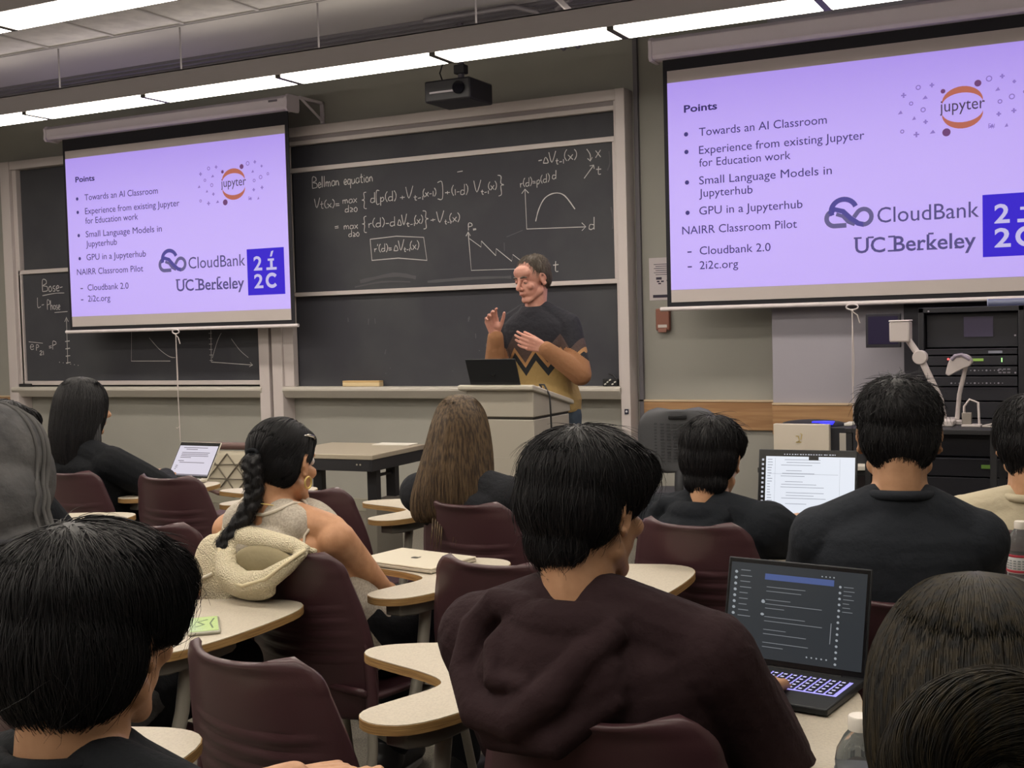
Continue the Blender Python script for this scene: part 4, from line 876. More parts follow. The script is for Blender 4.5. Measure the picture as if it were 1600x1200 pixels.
def head_prims(b, T, fem=False, near=False):
    """T maps head space (centre between ears at eye height, +y = face) to local space"""
    R3_ = T.to_3x3(); P = lambda *c: T @ V(c); k = .93 if fem else 1.0
    b.ell(P(0, -.018, .030), (.076, .096, .090), R3_, 24); b.ell(P(0, .028, -.040), (.058 * k, .062, .076), R3_, 20)
    b.ell(P(0, .012, -.062), (.058 * k, .060, .050), R3_, 18); b.ell(P(0, .070, -.098), (.024 * k, .020, .018), R3_, 12)
    b.caps(P(.05 * k, .0, -.065), P(.014, .068, -.1), .022, .018, 10); b.caps(P(-.05 * k, .0, -.065), P(-.014, .068, -.1), .022, .018, 10)
    b.ell(P(0, .074, .020), (.052, .016, .012), R3_, 14); b.ell(P(0, .055, .05), (.06, .035, .04), R3_, 14)
    for s in (-1, 1):
        b.ell(P(s * .040, .058, -.028), (.024, .022, .020), R3_, 12); b.ell(P(s * .011, .094, -.034), (.010, .011, .009), R3_, 10)
        E = T @ Matrix.Translation((s * .078, -.012, -.006)) @ Matrix.Rotation(s * .35, 4, 'Z') @ Matrix.Rotation(-.18, 4, 'X')
        er = E.to_3x3()
        b.ell(E @ V((0, 0, -.004)), (.008, .016, .026), er, 12)
        b.tube([E @ V((s * .006, .016 * math.cos(a) - .002, .030 * math.sin(a) - .001 + .002)) for a in [rad(-100 + 25 * q) + 0 for q in range(-1, 13)][::-1] if math.cos(a) < .95], .0052, 8)
        b.ell(E @ V((s * .003, .006, -.029)), (.006, .009, .009), er, 10)
    b.caps(P(0, .084, .012), P(0, .112, -.026), .0095, .0125, 10); b.ell(P(0, .109, -.030), (.012, .012, .010), R3_, 10)
    b.ell(P(0, .089, -.058), (.024, .010, .0055), R3_, 12); b.ell(P(0, .086, -.069), (.021, .010, .007), R3_, 12)
def loft(b, rings, n=28, e=2.4):
    """rings: (centre, half width, half depth, tangent)"""
    vs = []
    for c, w, d, t in rings:
        t = t.normalized(); x = V((1, 0, 0)); y = t.cross(x).normalized()
        for k in range(n):
            a = 2 * PI * k / n; ca, sa = math.cos(a), math.sin(a)
            vs.append(c + x * w * math.copysign(abs(ca) ** (2 / e), ca) + y * d * math.copysign(abs(sa) ** (2 / e), sa))
    m = len(rings); fs = [(i * n + k, i * n + (k + 1) % n, (i + 1) * n + (k + 1) % n, (i + 1) * n + k) for i in range(m - 1) for k in range(n)]
    b.add(vs, fs + [tuple(range(n - 1, -1, -1)), tuple((m - 1) * n + k for k in range(n))])
TORSO = ((0, .160, .112), (.12, .172, .122), (.3, .152, .112), (.5, .160, .116), (.68, .178, .118), (.80, .182, .110), (.88, .168, .098), (.94, .120, .082), (1.0, .066, .066))
class Body: pass
def person(label, x, y, yaw, H, hyaw=0, hpitch=-6, hroll=0, skin='tan', fem=False, sc=1.0, rw=None, lw=None, rpole=None, lpole=None, rh=None, lh=None, voxel=.006, stand=False, nbo=(0, -.045, -.14), sh=.185, cup=.105, hips=None, hand_kw={}, skip_eyes=False, nv=None):
    yw = rad(yaw); t = thing('person', label, 'person', (x, y, 0), yw)
    B = Body(); B.root = t; Ri = Matrix.Rotation(-yw, 4, 'Z'); B.loc = lambda p: Ri @ (V(p) - V((x, y, 0))); B.sc = sc
    Hl = B.loc(H); hy = rad(hyaw - yaw)
    B.T = Matrix.Translation(Hl) @ Matrix.Rotation(hy, 4, 'Z') @ Matrix.Rotation(rad(hpitch), 4, 'X') @ Matrix.Rotation(rad(hroll), 4, 'Y')
    NB = Hl + V(nbo); B.NB = NB; P0 = V(hips) if hips else (V((0, .0, .52)) if not stand else V((0, 0, .94)))
    Pm = (P0 + NB) / 2 + V((0, -.018, 0)); B.P0 = P0
    def spine(u): return P0 * (1 - u) ** 2 + Pm * 2 * u * (1 - u) + NB * u * u
    def tang(u): return (Pm - P0) * 2 * (1 - u) + (NB - Pm) * 2 * u
    B.spine = spine; B.tang = tang
    def rings(dw=0, dd=0, u0=0, u1=1, prof=TORSO, shift=(0, 0, 0)):
        return [(spine(u) + V(shift), w * sc + dw, d * sc + dd, tang(u)) for u, w, d in prof if u0 <= u <= u1]
    B.rings = rings
    b = MB(); head_prims(b, B.T, fem)
    b.caps(NB + V((0, .0, -.05)), B.T @ V((0, -.028, -.055)), .062 * (.88 if fem else 1), .056 * (.86 if fem else 1), 16)
    b.caps(NB + V((0, -.022, -.03)), B.T @ V((0, -.062, -.035)), .052 * (.85 if fem else 1), .045, 14)
    loft(b, rings())
    S = spine(.86); sx = sh * sc
    for s in (-1, 1): b.caps(NB + V((s * .03, -.012, .0)), S + V((s * (sx - .02), 0, .012)), .048, .045, 12)
    B.arm = {}
    for s, Wt, pole, hd in ((1, rw, rpole, rh), (-1, lw, lpole, lh)):
        Sj = S + V((s * sx, -.005, -.012)); Wt = B.loc(Wt) if Wt is not None else V((s * .12, .33, .755) if not stand else (s * .25, .1, .85))
        pl = V(pole) if pole else V((s * .75, -.08, -.8)); E, Wp = ik(Sj, Wt, .29 * sc, .255 * sc, pl)
        B.arm[s] = (Sj, E, Wp); k = .86 if fem else 1
        b.chain([Sj, Sj * .5 + E * .5, E], [.062 * k, .053 * k, .043 * k]); b.chain([E, E * .6 + Wp * .4, Wp], [.043 * k, .042 * k, .028 * k])
        if hd: d_, s_, n_ = [V(q) for q in hd[:3]]; kw = hd[3] if len(hd) > 3 else {}
        else: d_ = (Wp - E); d_.z *= .2; d_ += V((-s * .02, .05, 0)); s_ = V((-s, 0, .0)); n_ = V((0, 0, -1)); kw = {}
        hand_prims(b, Wp, d_, s_, n_, sc=.95 if fem else 1.0, **kw); B.hand = Wp
    B.leg = {}
    for s in (-1, 1):
        hip = P0 + V((s * .092, .03, .02)) if not stand else P0 + V((s * .09, 0, -.02))
        if stand: kn = V((s * .10, .03, .50)); an = V((s * .11, -.01, .09))
        else: kn = V((s * .125, .40, .535)); an = V((s * .13, .36, .10))
        B.leg[s] = (hip, kn, an); b.chain([hip, hip * .5 + kn * .5, kn], [.085, .072, .056]); b.chain([kn, kn * .65 + an * .35, an], [.054, .055, .036])
        b.caps(an + V((0, -.03, -.045)), an + V((s * .015, .15, -.062)), .030, .022, 10)
    link('body', blob(b, nv or voxel, 3, .5), SKIN[skin], t); 
    if not skip_eyes:
        for s in (-1, 1):
            e = MB().ell(B.T @ V((s * .031, .0745, .0035)), (.0125,) * 3, n=14).build('eye', m_eye, t, smooth=180)
            MB().ell(B.T @ V((s * .031, .0858, .002)), (.0055, .0022, .0055), B.T.to_3x3(), 10).build('iris', m_iris, e, smooth=180)
    B.b = b
    return B
def trousers(B, m, loose=.012, stand=False):
    b = MB(); s2 = B.rings(.012, .014, 0, .3); loft(b, s2)
    b.ell(B.P0 + V((0, .0, -.0)), (.178, .125, .085 if not stand else .12))
    for s in (-1, 1):
        h, k, a = B.leg[s]; b.chain([h, h * .5 + k * .5, k], [.09 + loose, .08 + loose, .066 + loose]); b.chain([k, k * .5 + a * .5, a + V((0, 0, .02))], [.064 + loose, .056 + loose, .05 + loose])
    link('trousers', blob(b, .009, 4), m, B.root)
def shoes(B, m):
    for s in (-1, 1):
        a = B.leg[s][2]; b = MB(); b.caps(a + V((0, -.035, -.040)), a + V((s * .015, .14, -.058)), .046, .036, 14); b.caps(a + V((0, -.02, .01)), a + V((0, -.02, -.03)), .046, .05, 12)
        o = link('shoe', cut_mesh(blob(b, .006, 3), lambda c: c.z < .004), m, B.root)
        MB().prism(smooth_poly([(a.x - .038, a.y - .075), (a.x + .038, a.y - .075), (a.x + s * .015 + .04, a.y + .12), (a.x + s * .015, a.y + .185), (a.x + s * .015 - .04, a.y + .12)], 2), .001, .022).build('sole', mat('sole rubber', '#8d8a85', .8), o, bevel=.004)
def top(B, name, m, dw=.016, dd=.016, sleeve='long', hem=.0, extra=None, collar=.012, u1=1.0, voxel=.006, sl_r=(.074, .066, .058, .050, .042), it=4, collar_m=None, prof=TORSO, upto=.55):
    b = MB(); rg = B.rings(dw, dd, hem, u1, prof=prof)
    if collar: rg.append((B.NB + B.tang(1.0).normalized() * .024 + V((0, -.006, 0)), .068, .069, B.tang(1.0)))
    loft(b, rg)
    if sleeve != 'none':
        for s in (-1, 1):
            Sj, E, Wp = B.arm[s]
            b.caps(B.NB + V((s * .045, -.016, -.012)), Sj + V((-s * .02, 0, .014)), .048 + dw * .55, .056 + dw * .35, 14)
            if sleeve == 'short':
                q = Sj * (1 - upto) + E * upto; b.chain([Sj, Sj * .5 + q * .5, q], [sl_r[0], sl_r[1] + .004, sl_r[1] + .004])
            else:
                Wq = Wp + (E - Wp) * .06; b.chain([Sj, Sj * .5 + E * .5, E], sl_r[:3]); b.chain([E, E * .5 + Wq * .5, Wq], [sl_r[2], sl_r[3], sl_r[4]])
                if sleeve == 'cuff': u = (Wq - E).normalized(); b.caps(Wq - u * .03, Wq, sl_r[4] - .004, sl_r[4] - .006, 12)
    if extra: extra(b)
    o = link(name, blob(b, voxel, it), m, B.root)
    if collar:
        T0 = B.NB; tg = B.tang(1.0).normalized(); x = V((1, 0, 0)); yv = tg.cross(x).normalized(); r = .0745
        r = .0685; pts = [T0 + x * r * math.cos(a) + yv * (r * 1.0) * math.sin(a) + tg * (.018 - .014 * math.sin(a)) + V((0, -.006, 0)) for a in [k * 2 * PI / 28 for k in range(28)]]
        MB().tube(pts, collar, 10, closed=True).build('collar', collar_m or m, o, smooth=180)
    return o
# ---- hair
def strands(mb, cap, n, L, r, crown, seed, grav=.35, lift=.004, noise=.25, steps=9, flow=1.0, free_z=None, tip=.25, sel=None, wave=0, part=None):
    """locks lying on the cap surface, combed away from the crown and pulled down"""
    rnd = random.Random(seed); bm = bmesh.new(); bm.from_mesh(cap); bmesh.ops.triangulate(bm, faces=bm.faces); tree = BVHTree.FromBMesh(bm)
    F = [f for f in bm.faces if (sel is None or sel(f.calc_center_median()))]; A = []; s_ = 0
    for f in F: s_ += f.calc_area(); A.append(s_)
    import bisect
    for q in range(n):
        f = F[min(bisect.bisect(A, rnd.random() * s_), len(F) - 1)]; p = f.calc_center_median(); nn = f.normal.copy()
        LL = L * rnd.uniform(.55, 1.15); st = LL / steps; off = rnd.uniform(.0, .0035); lf = lift * rnd.uniform(.2, 1.6); bias = V((rnd.gauss(0, noise), rnd.gauss(0, noise), rnd.gauss(0, noise) * .6)); ph = rnd.uniform(0, 6)
        pts = [p + nn * (off - .002)]; t0 = None
        for k in range(steps):
            away = (p - crown); away = away - nn * away.dot(nn)
            if away.length > 1e-5: away.normalize()
            t = away * flow + V((0, 0, -1)) * grav * (1 + .6 * k / steps) + bias
            if part is not None: t += part(p)
            if free_z is None or p.z > free_z: t = t - nn * t.dot(nn)
            if t.length < 1e-5: break
            t.normalize(); t = (t0 * .5 + t * .5).normalized() if t0 is not None else t; t0 = t
            p = p + t * st
            if wave: p = p + V((math.sin(ph + k * .9), math.cos(ph + k * .7), 0)) * wave
            if free_z is None or p.z > free_z:
                c, nr, i, d = tree.find_nearest(p)
                if c is None: break
                nn = nr; p = c; pts.append(c + nn * (off + lf * (k + 1) / steps))
            else: pts.append(p + nn * (off + lf))
        m = len(pts); vs = []
        for i in range(m):
            tg = (pts[min(i + 1, m - 1)] - pts[max(i - 1, 0)]); tg = tg.normalized() if tg.length > 1e-8 else V((0, 0, -1))
            u = tg.orthogonal().normalized(); w = tg.cross(u); rr = r * (1 - (1 - tip) * (i / max(1, m - 1)) ** 1.5)
            for k in range(3): a = 2.0944 * k; vs.append(pts[i] + (u * math.cos(a) + w * math.sin(a)) * rr)
        mb.add(vs, [(i * 3 + k, i * 3 + (k + 1) % 3, (i + 1) * 3 + (k + 1) % 3, (i + 1) * 3 + k) for i in range(m - 1) for k in range(3)])
    bm.free()
def hair(B, prims, m, n=1800, L=.09, r=.0009, crown=(0, -.06, .115), seed=1, voxel=.006, sets=(), cut=None, local=(), it=5, **kw):
    b = MB(); T = B.T; R3_ = T.to_3x3()
    for c, rr in prims: b.ell(T @ V(c), rr, R3_, 22)
    for fn in local: fn(b, T)
    cap = blob(b, voxel, it)
    Ti = T.inverted()
    if cut: cap = cut_mesh(cap, lambda c: cut(Ti @ c))
    out = MB(); out.add([v.co.copy() for v in cap.vertices], [tuple(p.vertices) for p in cap.polygons])
    strands(out, cap, n, L, r, T @ V(crown), seed, **kw)
    for st in sets:
        st = dict(st); strands(out, cap, st.pop('n'), st.pop('L'), st.pop('r', r), T @ V(st.pop('crown', crown)), seed + st.pop('seed', 5), **st)
    me = out.mesh('hair', 180); return link('hair', me, m, B.root)

def ring_hair(B, rings, m, n=3000, r=.001, seed=1, face=True, sub=40, lockn=23, lock=.012, length=(.55, 1.0), part=.0, wild=.012, extra=None, under=None):
    """long hair as one smooth mass plus locks that run straight down it; rings: (z, half width, half depth, y centre, x centre)"""
    T = B.T; rnd = random.Random(seed); K = len(rings)
    def ring(s):
        s = max(0, min(K - 1.0001, s * (K - 1))); i = int(s); f = s - i; p0, p1, p2, p3 = rings[max(i - 1, 0)], rings[i], rings[i + 1], rings[min(i + 2, K - 1)]
        return [.5 * (2 * p1[c] + (p2[c] - p0[c]) * f + (2 * p0[c] - 5 * p1[c] + 4 * p2[c] - p3[c]) * f * f + (3 * p1[c] - p0[c] - 3 * p2[c] + p3[c]) * f ** 3) for c in range(5)]
    def pos(a, s, k=1.0):
        z, w, d, y, x = ring(s); w = max(w, .001); d = max(d, .001); rip = 1 + lock * min(1, s * 2.5) * (math.sin(a * lockn + 2 * math.sin(s * 5)) + .6 * math.sin(a * (lockn * .53) + s * 6))
        return T @ V((x + w * rip * k * math.cos(a), y + d * rip * k * math.sin(a), z + (k - 1) * .22 * max(0, 1 - s * 1.6)))
    nu = 72; b = MB(); vs = []; fs = []
    for j in range(sub + 1):
        for i in range(nu): vs.append(pos(2 * PI * i / nu, j / sub))
    Ti = T.inverted()
    for j in range(sub):
        for i in range(nu):
            f = (j * nu + i, j * nu + (i + 1) % nu, (j + 1) * nu + (i + 1) % nu, (j + 1) * nu + i); c = Ti @ ((vs[f[0]] + vs[f[2]]) / 2)
            if face and c.y > .045 and c.z < .06: continue
            fs.append(f)
    fs.append(tuple(sub * nu + i for i in range(nu)))
    b.cur = 1; b.add(vs, fs); b.cur = 0  # base mass takes the under colour, shade between locks painted in
    for q in range(n):
        a = rnd.uniform(0, 2 * PI); s0 = rnd.choice((0.02, .05, rnd.uniform(0, .5))); s1 = min(1.0, max(s0 + .2, rnd.uniform(*length))); st = 14; da = rnd.gauss(0, .05); off = 1.004 + rnd.uniform(0, wild)
        c = Ti @ pos(a, (s0 + s1) / 2)
        if face and c.y > .05 and c.z < .07: continue
        pts = []; vv = []; h0 = rnd.uniform(.0003, .0034)
        for k in range(st + 1):
            aa = a + da * k / st + .012 * math.sin(k * .8 + q); ss = s0 + (s1 - s0) * k / st; p = pos(aa, ss); nn = (pos(aa + .03, ss) - p).cross(pos(aa, min(ss + .01, 1.0)) - pos(aa, ss - .01))
            nn = nn.normalized() if nn.length > 1e-12 else V((0, 0, 1))
            if nn.dot(p - T @ V((0, -.02, -.05))) < 0: nn = -nn
            pts.append(p + nn * (h0 + wild * .12 * k / st))
        for i in range(st + 1):
            tg = (pts[min(i + 1, st)] - pts[max(i - 1, 0)]).normalized(); u = tg.orthogonal().normalized(); w = tg.cross(u); rr = r * (1 - .75 * (i / st) ** 2)
            for k in range(3): vv.append(pts[i] + (u * math.cos(2.0944 * k) + w * math.sin(2.0944 * k)) * rr)
        b.add(vv, [(i * 3 + k, i * 3 + (k + 1) % 3, (i + 1) * 3 + (k + 1) % 3, (i + 1) * 3 + k) for i in range(st) for k in range(3)])
    if extra: extra(b, T)
    return link('hair', b.mesh('hair', 180), [m, under or m], B.root)
# ---------------------------------------------------------------- garments' materials
m_tee = mat('black tee', '#1d1f23', .85, spec=.15, bump=(45, .25)); m_tee2 = mat('washed black tee', '#282b31', .85, spec=.15, bump=(30, .3))
m_hood = mat('dark brown hoodie', '#2c1f22', .9, spec=.15, bump=(38, .3), var=(14, '#302326', .4, .65)); m_bhood = mat('black hooded top', '#1f2227', .88, spec=.15, bump=(28, .3))
m_cream = mat('cream tee', '#b5ab93', .85, bump=(28, .25)); m_tank = mat('oatmeal tank', '#b9b0a2', .85, bump=(60, .2), var=(180, '#a59c90', .42, .6)); m_char = mat('charcoal sweater', '#28292d', .9, spec=.15, bump=(70, .3))
m_jack = mat('black jacket', '#14161a', .7, spec=.15, bump=(24, .35)); m_wash = mat('washed grey hood', '#444446', .9, spec=.15, bump=(26, .45), var=(7, '#626161', .42, .72))
m_jean = mat('black trousers', '#1e1f23', .85, spec=.15, bump=(50, .2)); m_blue = mat('slate trousers', '#3c4652', .85, spec=.15, bump=(50, .2)); m_shoe = mat('black shoe', '#17171a', .5); m_wshoe = mat('pale shoe', '#8f8a84', .6)
DN = (0, 0, -1)
SHORT = [((0, -.022, .048), (.094, .112, .090)), ((0, -.052, .005), (.086, .080, .085)), ((.07, -.02, .025), (.026, .060, .05)), ((-.07, -.02, .025), (.026, .060, .05)), ((0, .055, .075), (.078, .050, .045))]

# 1 lecturer ------------------------------------------------------
B = person('standing person in a zigzag brown and black sweater speaking with both hands raised', -2.83, 6.045, 180, (-2.883, 5.97, 1.672), hyaw=161, hpitch=-14, hroll=2, skin='pink', stand=True, voxel=.0042, sh=.19, nbo=(0, -.035, -.165),
    rw=(-3.015, 5.785, 1.375), rpole=(.25, -.25, -1), rh=((.12, .30, .95), (-.72, -.62, .1), (-.72, .66, .25), dict(curls=((.35, .55, .4), (.5, .7, .45), (.6, .75, .45), (.7, .75, .45)), thumb=(.75, .55, .35))),
    lw=(-2.735, 5.80, 1.30), lpole=(-.6, -.45, -.8), lh=((.75, .50, .28), (.0, .25, .95), (.35, -.85, -.3), dict(curls=((.25, .45, .3), (.3, .5, .35), (.35, .5, .35), (.4, .5, .35)), thumb=(.95, .25, .45))))
sw = bpy.data.materials.new('zigzag sweater'); sw.use_nodes = True; nt = sw.node_tree; N = nt.nodes; L = nt.links; bs = N['Principled BSDF']; bs.inputs['Roughness'].default_value = .9
tc = N.new('ShaderNodeTexCoord'); sp = N.new('ShaderNodeSeparateXYZ'); L.new(tc.outputs['Object'], sp.inputs[0])
pp = N.new('ShaderNodeMath'); pp.operation = 'PINGPONG'; pp.inputs[1].default_value = .065; L.new(sp.outputs['X'], pp.inputs[0])
ad = N.new('ShaderNodeMath'); ad.operation = 'MULTIPLY_ADD'; ad.inputs[1].default_value = 1.3; L.new(pp.outputs[0], ad.inputs[0]); L.new(sp.outputs['Z'], ad.inputs[2])
mr = N.new('ShaderNodeMapRange'); mr.inputs[1].default_value = 1.0; mr.inputs[2].default_value = 1.5; L.new(ad.outputs[0], mr.inputs[0])
cr = N.new('ShaderNodeValToRGB'); cr.color_ramp.interpolation = 'CONSTANT'; el = cr.color_ramp.elements; el[0].position = 0; el[0].color = lin('#9a8152'); el[1].position = .455; el[1].color = lin('#1d2026')
for p_, c_ in ((.545, '#a97f55'), (.60, '#4b3c3a'), (.74, '#1d1d26')):
    e_ = el.new(p_); e_.color = lin(c_)
L.new(mr.outputs[0], cr.inputs[0]); L.new(cr.outputs[0], bs.inputs['Base Color'])
nz = N.new('ShaderNodeTexNoise'); nz.inputs['Scale'].default_value = 40; bp = N.new('ShaderNodeBump'); bp.inputs['Strength'].default_value = .3; bp.inputs['Distance'].default_value = .02; L.new(tc.outputs['Object'], nz.inputs[0]); L.new(nz.outputs[0], bp.inputs['Height']); L.new(bp.outputs[0], bs.inputs['Normal'])
m_tan = mat('tan sleeve', '#93694b', .9, bump=(40, .3))
o = top(B, 'sweater', sw, .022, .022, 'cuff', 0, extra=lambda b: b.ell(B.P0 + V((0, 0, .0)), (.175, .14, .06)), collar=.009, collar_m=m_tee, sl_r=(.070, .068, .062, .055, .044), it=5)
o.data.materials.append(m_tan)
for pl_ in o.data.polygons:
    c = V(pl_.center)
    for s in (-1, 1):
        Sj, E, Wp = B.arm[s]; ab = Wp - E; u = max(-.12, min(1.1, (c - E).dot(ab) / ab.length_squared)); dd = (c - (E + ab * u)).length
        if dd < .085 and not (abs(c.x) < .15 and c.y < .135): pl_.material_index = 1
MB().ell((-.035, 0, 0), (.016, .004, .016)).build('chest_patch', mat('red patch', '#8a3440', .8), o).location = (.0 - .0, .128, 1.36)
trousers(B, m_blue, stand=True); shoes(B, m_shoe)
hair(B, [((0, -.036, .045), (.083, .098, .086)), ((0, -.058, .0), (.078, .066, .075)), ((.066, -.032, .030), (.018, .036, .036)), ((-.066, -.032, .030), (.018, .036, .036))], HGREY, n=1600, L=.045, r=.0011, crown=(0, -.05, .12), seed=3, voxel=.005, cut=lambda c: c.y > .045 and c.z < .085, lift=.006, noise=.45)
b = MB()
for s in (-1, 1): b.tube([B.T @ V((s * .052, .078, .026)), B.T @ V((s * .034, .089, .032)), B.T @ V((s * .014, .090, .027))], [.003, .005, .004], 8)
b.build('eyebrows', HGREY, B.root, smooth=180)
MB().ell(B.T @ V((0, .0965, -.0635)), (.020, .004, .0028), B.T.to_3x3(), 12).build('lips', mat('lip', '#94584e', .45), B.root, smooth=180)
for s in (-1, 1): MB().ell(B.T @ V((s * .031, .0755, .0045)), (.0138, .0130, .0118), B.T.to_3x3(), 14).build('eyelid', SKIN['pink'], B.root, smooth=180)

# 2 front-left ----------------------------------------------------
B = person('black-haired person in a black T-shirt seen from behind at the bottom left corner', -1.06, 1.06, 4, (-1.063, 1.015, 1.079), hyaw=10, hpitch=-8, voxel=.005, nv=.0042, nbo=(0, -.045, -.142), lw=(-1.085, 1.40, .762), lpole=(-.9, -.1, -.8),
    lh=((.60, .80, -.06), (.8, -.6, .05), DN, dict(curls=((.35, .55, .4), (.45, .6, .4), (.5, .65, .4), (.55, .65, .4)), thumb=(.85, .4, .25))))
top(B, 'tshirt', m_tee, .016, .016, 'short', collar=.010); trousers(B, m_jean); shoes(B, m_shoe)
hair(B, [((0, -.018, .044), (.104, .118, .085)), ((0, -.055, -.005), (.094, .082, .095)), ((.078, .0, .036), (.026, .060, .05)), ((-.078, -.008, .01), (.026, .060, .06)), ((0, .060, .055), (.088, .046, .054)), ((0, -.072, -.055), (.064, .040, .045))], HBLACK, n=5200, L=.11, r=.0007, crown=(-.01, -.055, .14), seed=4, voxel=.005, lift=.006, noise=.22, steps=10, grav=.5,
    sets=(dict(n=260, L=.09, lift=.016, noise=.5, grav=.3, r=.0005), dict(n=800, L=.05, lift=.003, grav=1.0, noise=.2, seed=9, sel=lambda c: c.z < 1.03)))

# 3 brown hoodie --------------------------------------------------
B = person('black-haired person in a dark brown hoodie working on a dark laptop', -.715, 1.886, 1, (-.768, 1.79, 1.124), hyaw=-17, hpitch=-8, voxel=.005, nv=.0042, sh=.195, rw=(-.590, 2.125, .750), rpole=(.62, -.2, -1), nbo=(.0, -.04, -.148),
    rh=((.02, 1, -.12), (-1, 0, .1), DN, dict(curls=((.2, .4, .3), (.25, .45, .3), (.25, .45, .3), (.3, .45, .3)))), lw=(-.80, 2.06, .755))
def hoodie_extra(b, B, k=1.0, lean=0.0, kz=1.0):
    P = B.NB + V((0, 0, -.026))
    # collar roll standing round the neck, open at the throat
    pts = [P + V((.098 * k * math.sin(a), -.012 - .092 * k * math.cos(a), .012 - .030 * (1 - math.cos(a)) * .5)) for a in [rad(-150 + 300 * q / 20) for q in range(21)]]
    b.tube(pts, [.022 + .016 * math.sin(PI * q / 20) for q in range(21)], 12)
    # hood lying open on the upper back, with folds
    q_ = lambda pts: [P + V((lean + x * k, y * k * (1 if kz == 1 else .85), z * k * (kz if z < 0 else 1))) for x, y, z in pts]
    b.ell(P + V((lean - .005, -.108 * k, -.078 * kz)), (.142 * k, .058, .098 * kz), n=22)
    b.tube(q_([(.03, -.10, -.005), (-.06, -.085, .030), (-.125, -.065, .030), (-.165, -.065, -.015), (-.172, -.095, -.085), (-.125, -.145, -.135), (-.045, -.175, -.135), (.02, -.170, -.085), (.065, -.135, -.03), (.105, -.085, .012)]), [.018, .026, .028, .030, .032, .034, .034, .030, .028, .026], 12)
    b.tube(q_([(-.07, -.085, .015), (-.10, -.125, -.03), (-.085, -.160, -.075), (-.02, -.172, -.075)]), [.018, .022, .022, .014], 10)
    b.tube(q_([(.0, -.095, .0), (-.02, -.14, -.03), (.005, -.16, -.06)]), [.014, .016, .012], 10)
    b.tube(q_([(.075, -.07, .025), (.115, -.045, .020), (.120, .0, -.005), (.09, .05, -.04)]), [.024, .030, .028, .02], 10)
    b.tube(q_([(-.17, -.06, -.10), (-.10, -.135, -.175), (.02, -.16, -.165), (.12, -.12, -.09)]), [.020, .030, .030, .02], 10)
top(B, 'hoodie', m_hood, .032, .030, 'cuff', 0, extra=lambda b: hoodie_extra(b, B, .92, -.008), collar=0, sl_r=(.078, .064, .056, .050, .043), voxel=.005, it=4)
trousers(B, m_jean); shoes(B, m_shoe)
hair(B, [((0, -.018, .048), (.099, .112, .084)), ((0, -.050, .010), (.090, .080, .080)), ((.070, .004, .052), (.026, .060, .040)), ((-.074, -.01, .02), (.024, .055, .05)), ((0, .058, .060), (.082, .044, .046)), ((0, -.078, -.055), (.056, .030, .045))], HBLACK, n=4800, L=.10, r=.0008, crown=(.0, -.05, .14), seed=6, voxel=.005, lift=.006, noise=.22, steps=10, grav=.5,
    sets=(dict(n=420, L=.08, lift=.016, noise=.5, grav=.2, r=.0006), dict(n=800, L=.045, lift=.003, grav=1.0, noise=.2, seed=9, sel=lambda c: c.z < 1.08)))

# 4 front-right long hair ----------------------------------------
B = person('long-haired person with a low bun at the bottom right corner', -.20, 1.29, 3, (-.118, 1.206, 1.035), hyaw=12, hpitch=-14, fem=True, skip_eyes=False)
top(B, 'sweater', m_char, .02, .02, 'cuff', collar=.012); trousers(B, m_jean); shoes(B, m_shoe)
def bun(b, T):
    b.tube([T @ V((.064 * math.cos(a) , -.125 - .02 * math.sin(a), -.050 + .066 * math.sin(a))) for a in [k * 2 * PI / 20 for k in range(20)]], .034, 12, closed=True); b.ell(T @ V((0, -.11, -.05)), (.06, .04, .06), T.to_3x3())
ring_hair(B, [(.135, .004, .004, .0, 0), (.126, .045, .055, -.002, 0), (.095, .078, .094, -.010, 0), (.045, .100, .118, -.014, 0), (-.03, .105, .122, -.020, .002), (-.09, .094, .110, -.020, .006), (-.16, .078, .092, -.02, .012), (-.25, .062, .08, -.02, .016), (-.33, .05, .06, -.02, .02)], HDARK, n=9500, under=mat('dark hair shade', '#080706', .9, spec=.05), r=.0008, seed=8, length=(.35, 1.0), lock=.006, wild=.010)  # near-black base colour acts as shadow beneath the locks
b = MB(); bun(b, B.T); cap_ = blob(b, .005, 5); out = MB(); out.add([v.co.copy() for v in cap_.vertices], [tuple(p.vertices) for p in cap_.polygons])
ctr_b = B.T @ V((0, -.118, -.05)); ax_ = (B.T.to_3x3() @ V((0, 1, 0))).normalized()
strands(out, cap_, 2600, .13, .0007, ctr_b, 5, grav=.0, lift=.003, noise=.08, steps=12, flow=.25, part=lambda p: ax_.cross(p - ctr_b).normalized() * 1.2)
link('bun', out.mesh('bun', 180), HDARK, B.root)

# 5 black T-shirt -------------------------------------------------
B = person('short-haired broad-shouldered person in a plain black T-shirt', -.486, 2.80, 10, (-.436, 2.755, 1.155), hyaw=11, hpitch=-6, sh=.168, sc=.97, nbo=(0, -.045, -.14), rpole=(.32, -.1, -.9), lpole=(-.4, -.1, -.9), skin='tan')
top(B, 'tshirt', m_tee2, .014, .016, 'short', collar=.011, sl_r=(.070, .060, .058, .05, .042)); trousers(B, m_jean); shoes(B, m_wshoe)
hair(B, [((0, -.020, .050), (.090, .108, .082)), ((0, -.050, .0), (.082, .070, .080)), ((.062, -.03, .02), (.020, .050, .05)), ((-.062, -.03, .02), (.020, .050, .05)), ((0, -.070, -.045), (.056, .026, .035)), ((0, .06, .065), (.075, .045, .045))], HBLACK, n=3200, L=.035, r=.0009, crown=(-.01, -.06, .125), seed=10, voxel=.005, lift=.005, noise=.35,
    sets=(dict(n=300, L=.04, lift=.016, noise=.6, grav=0, sel=lambda c: c.z > 1.2),))

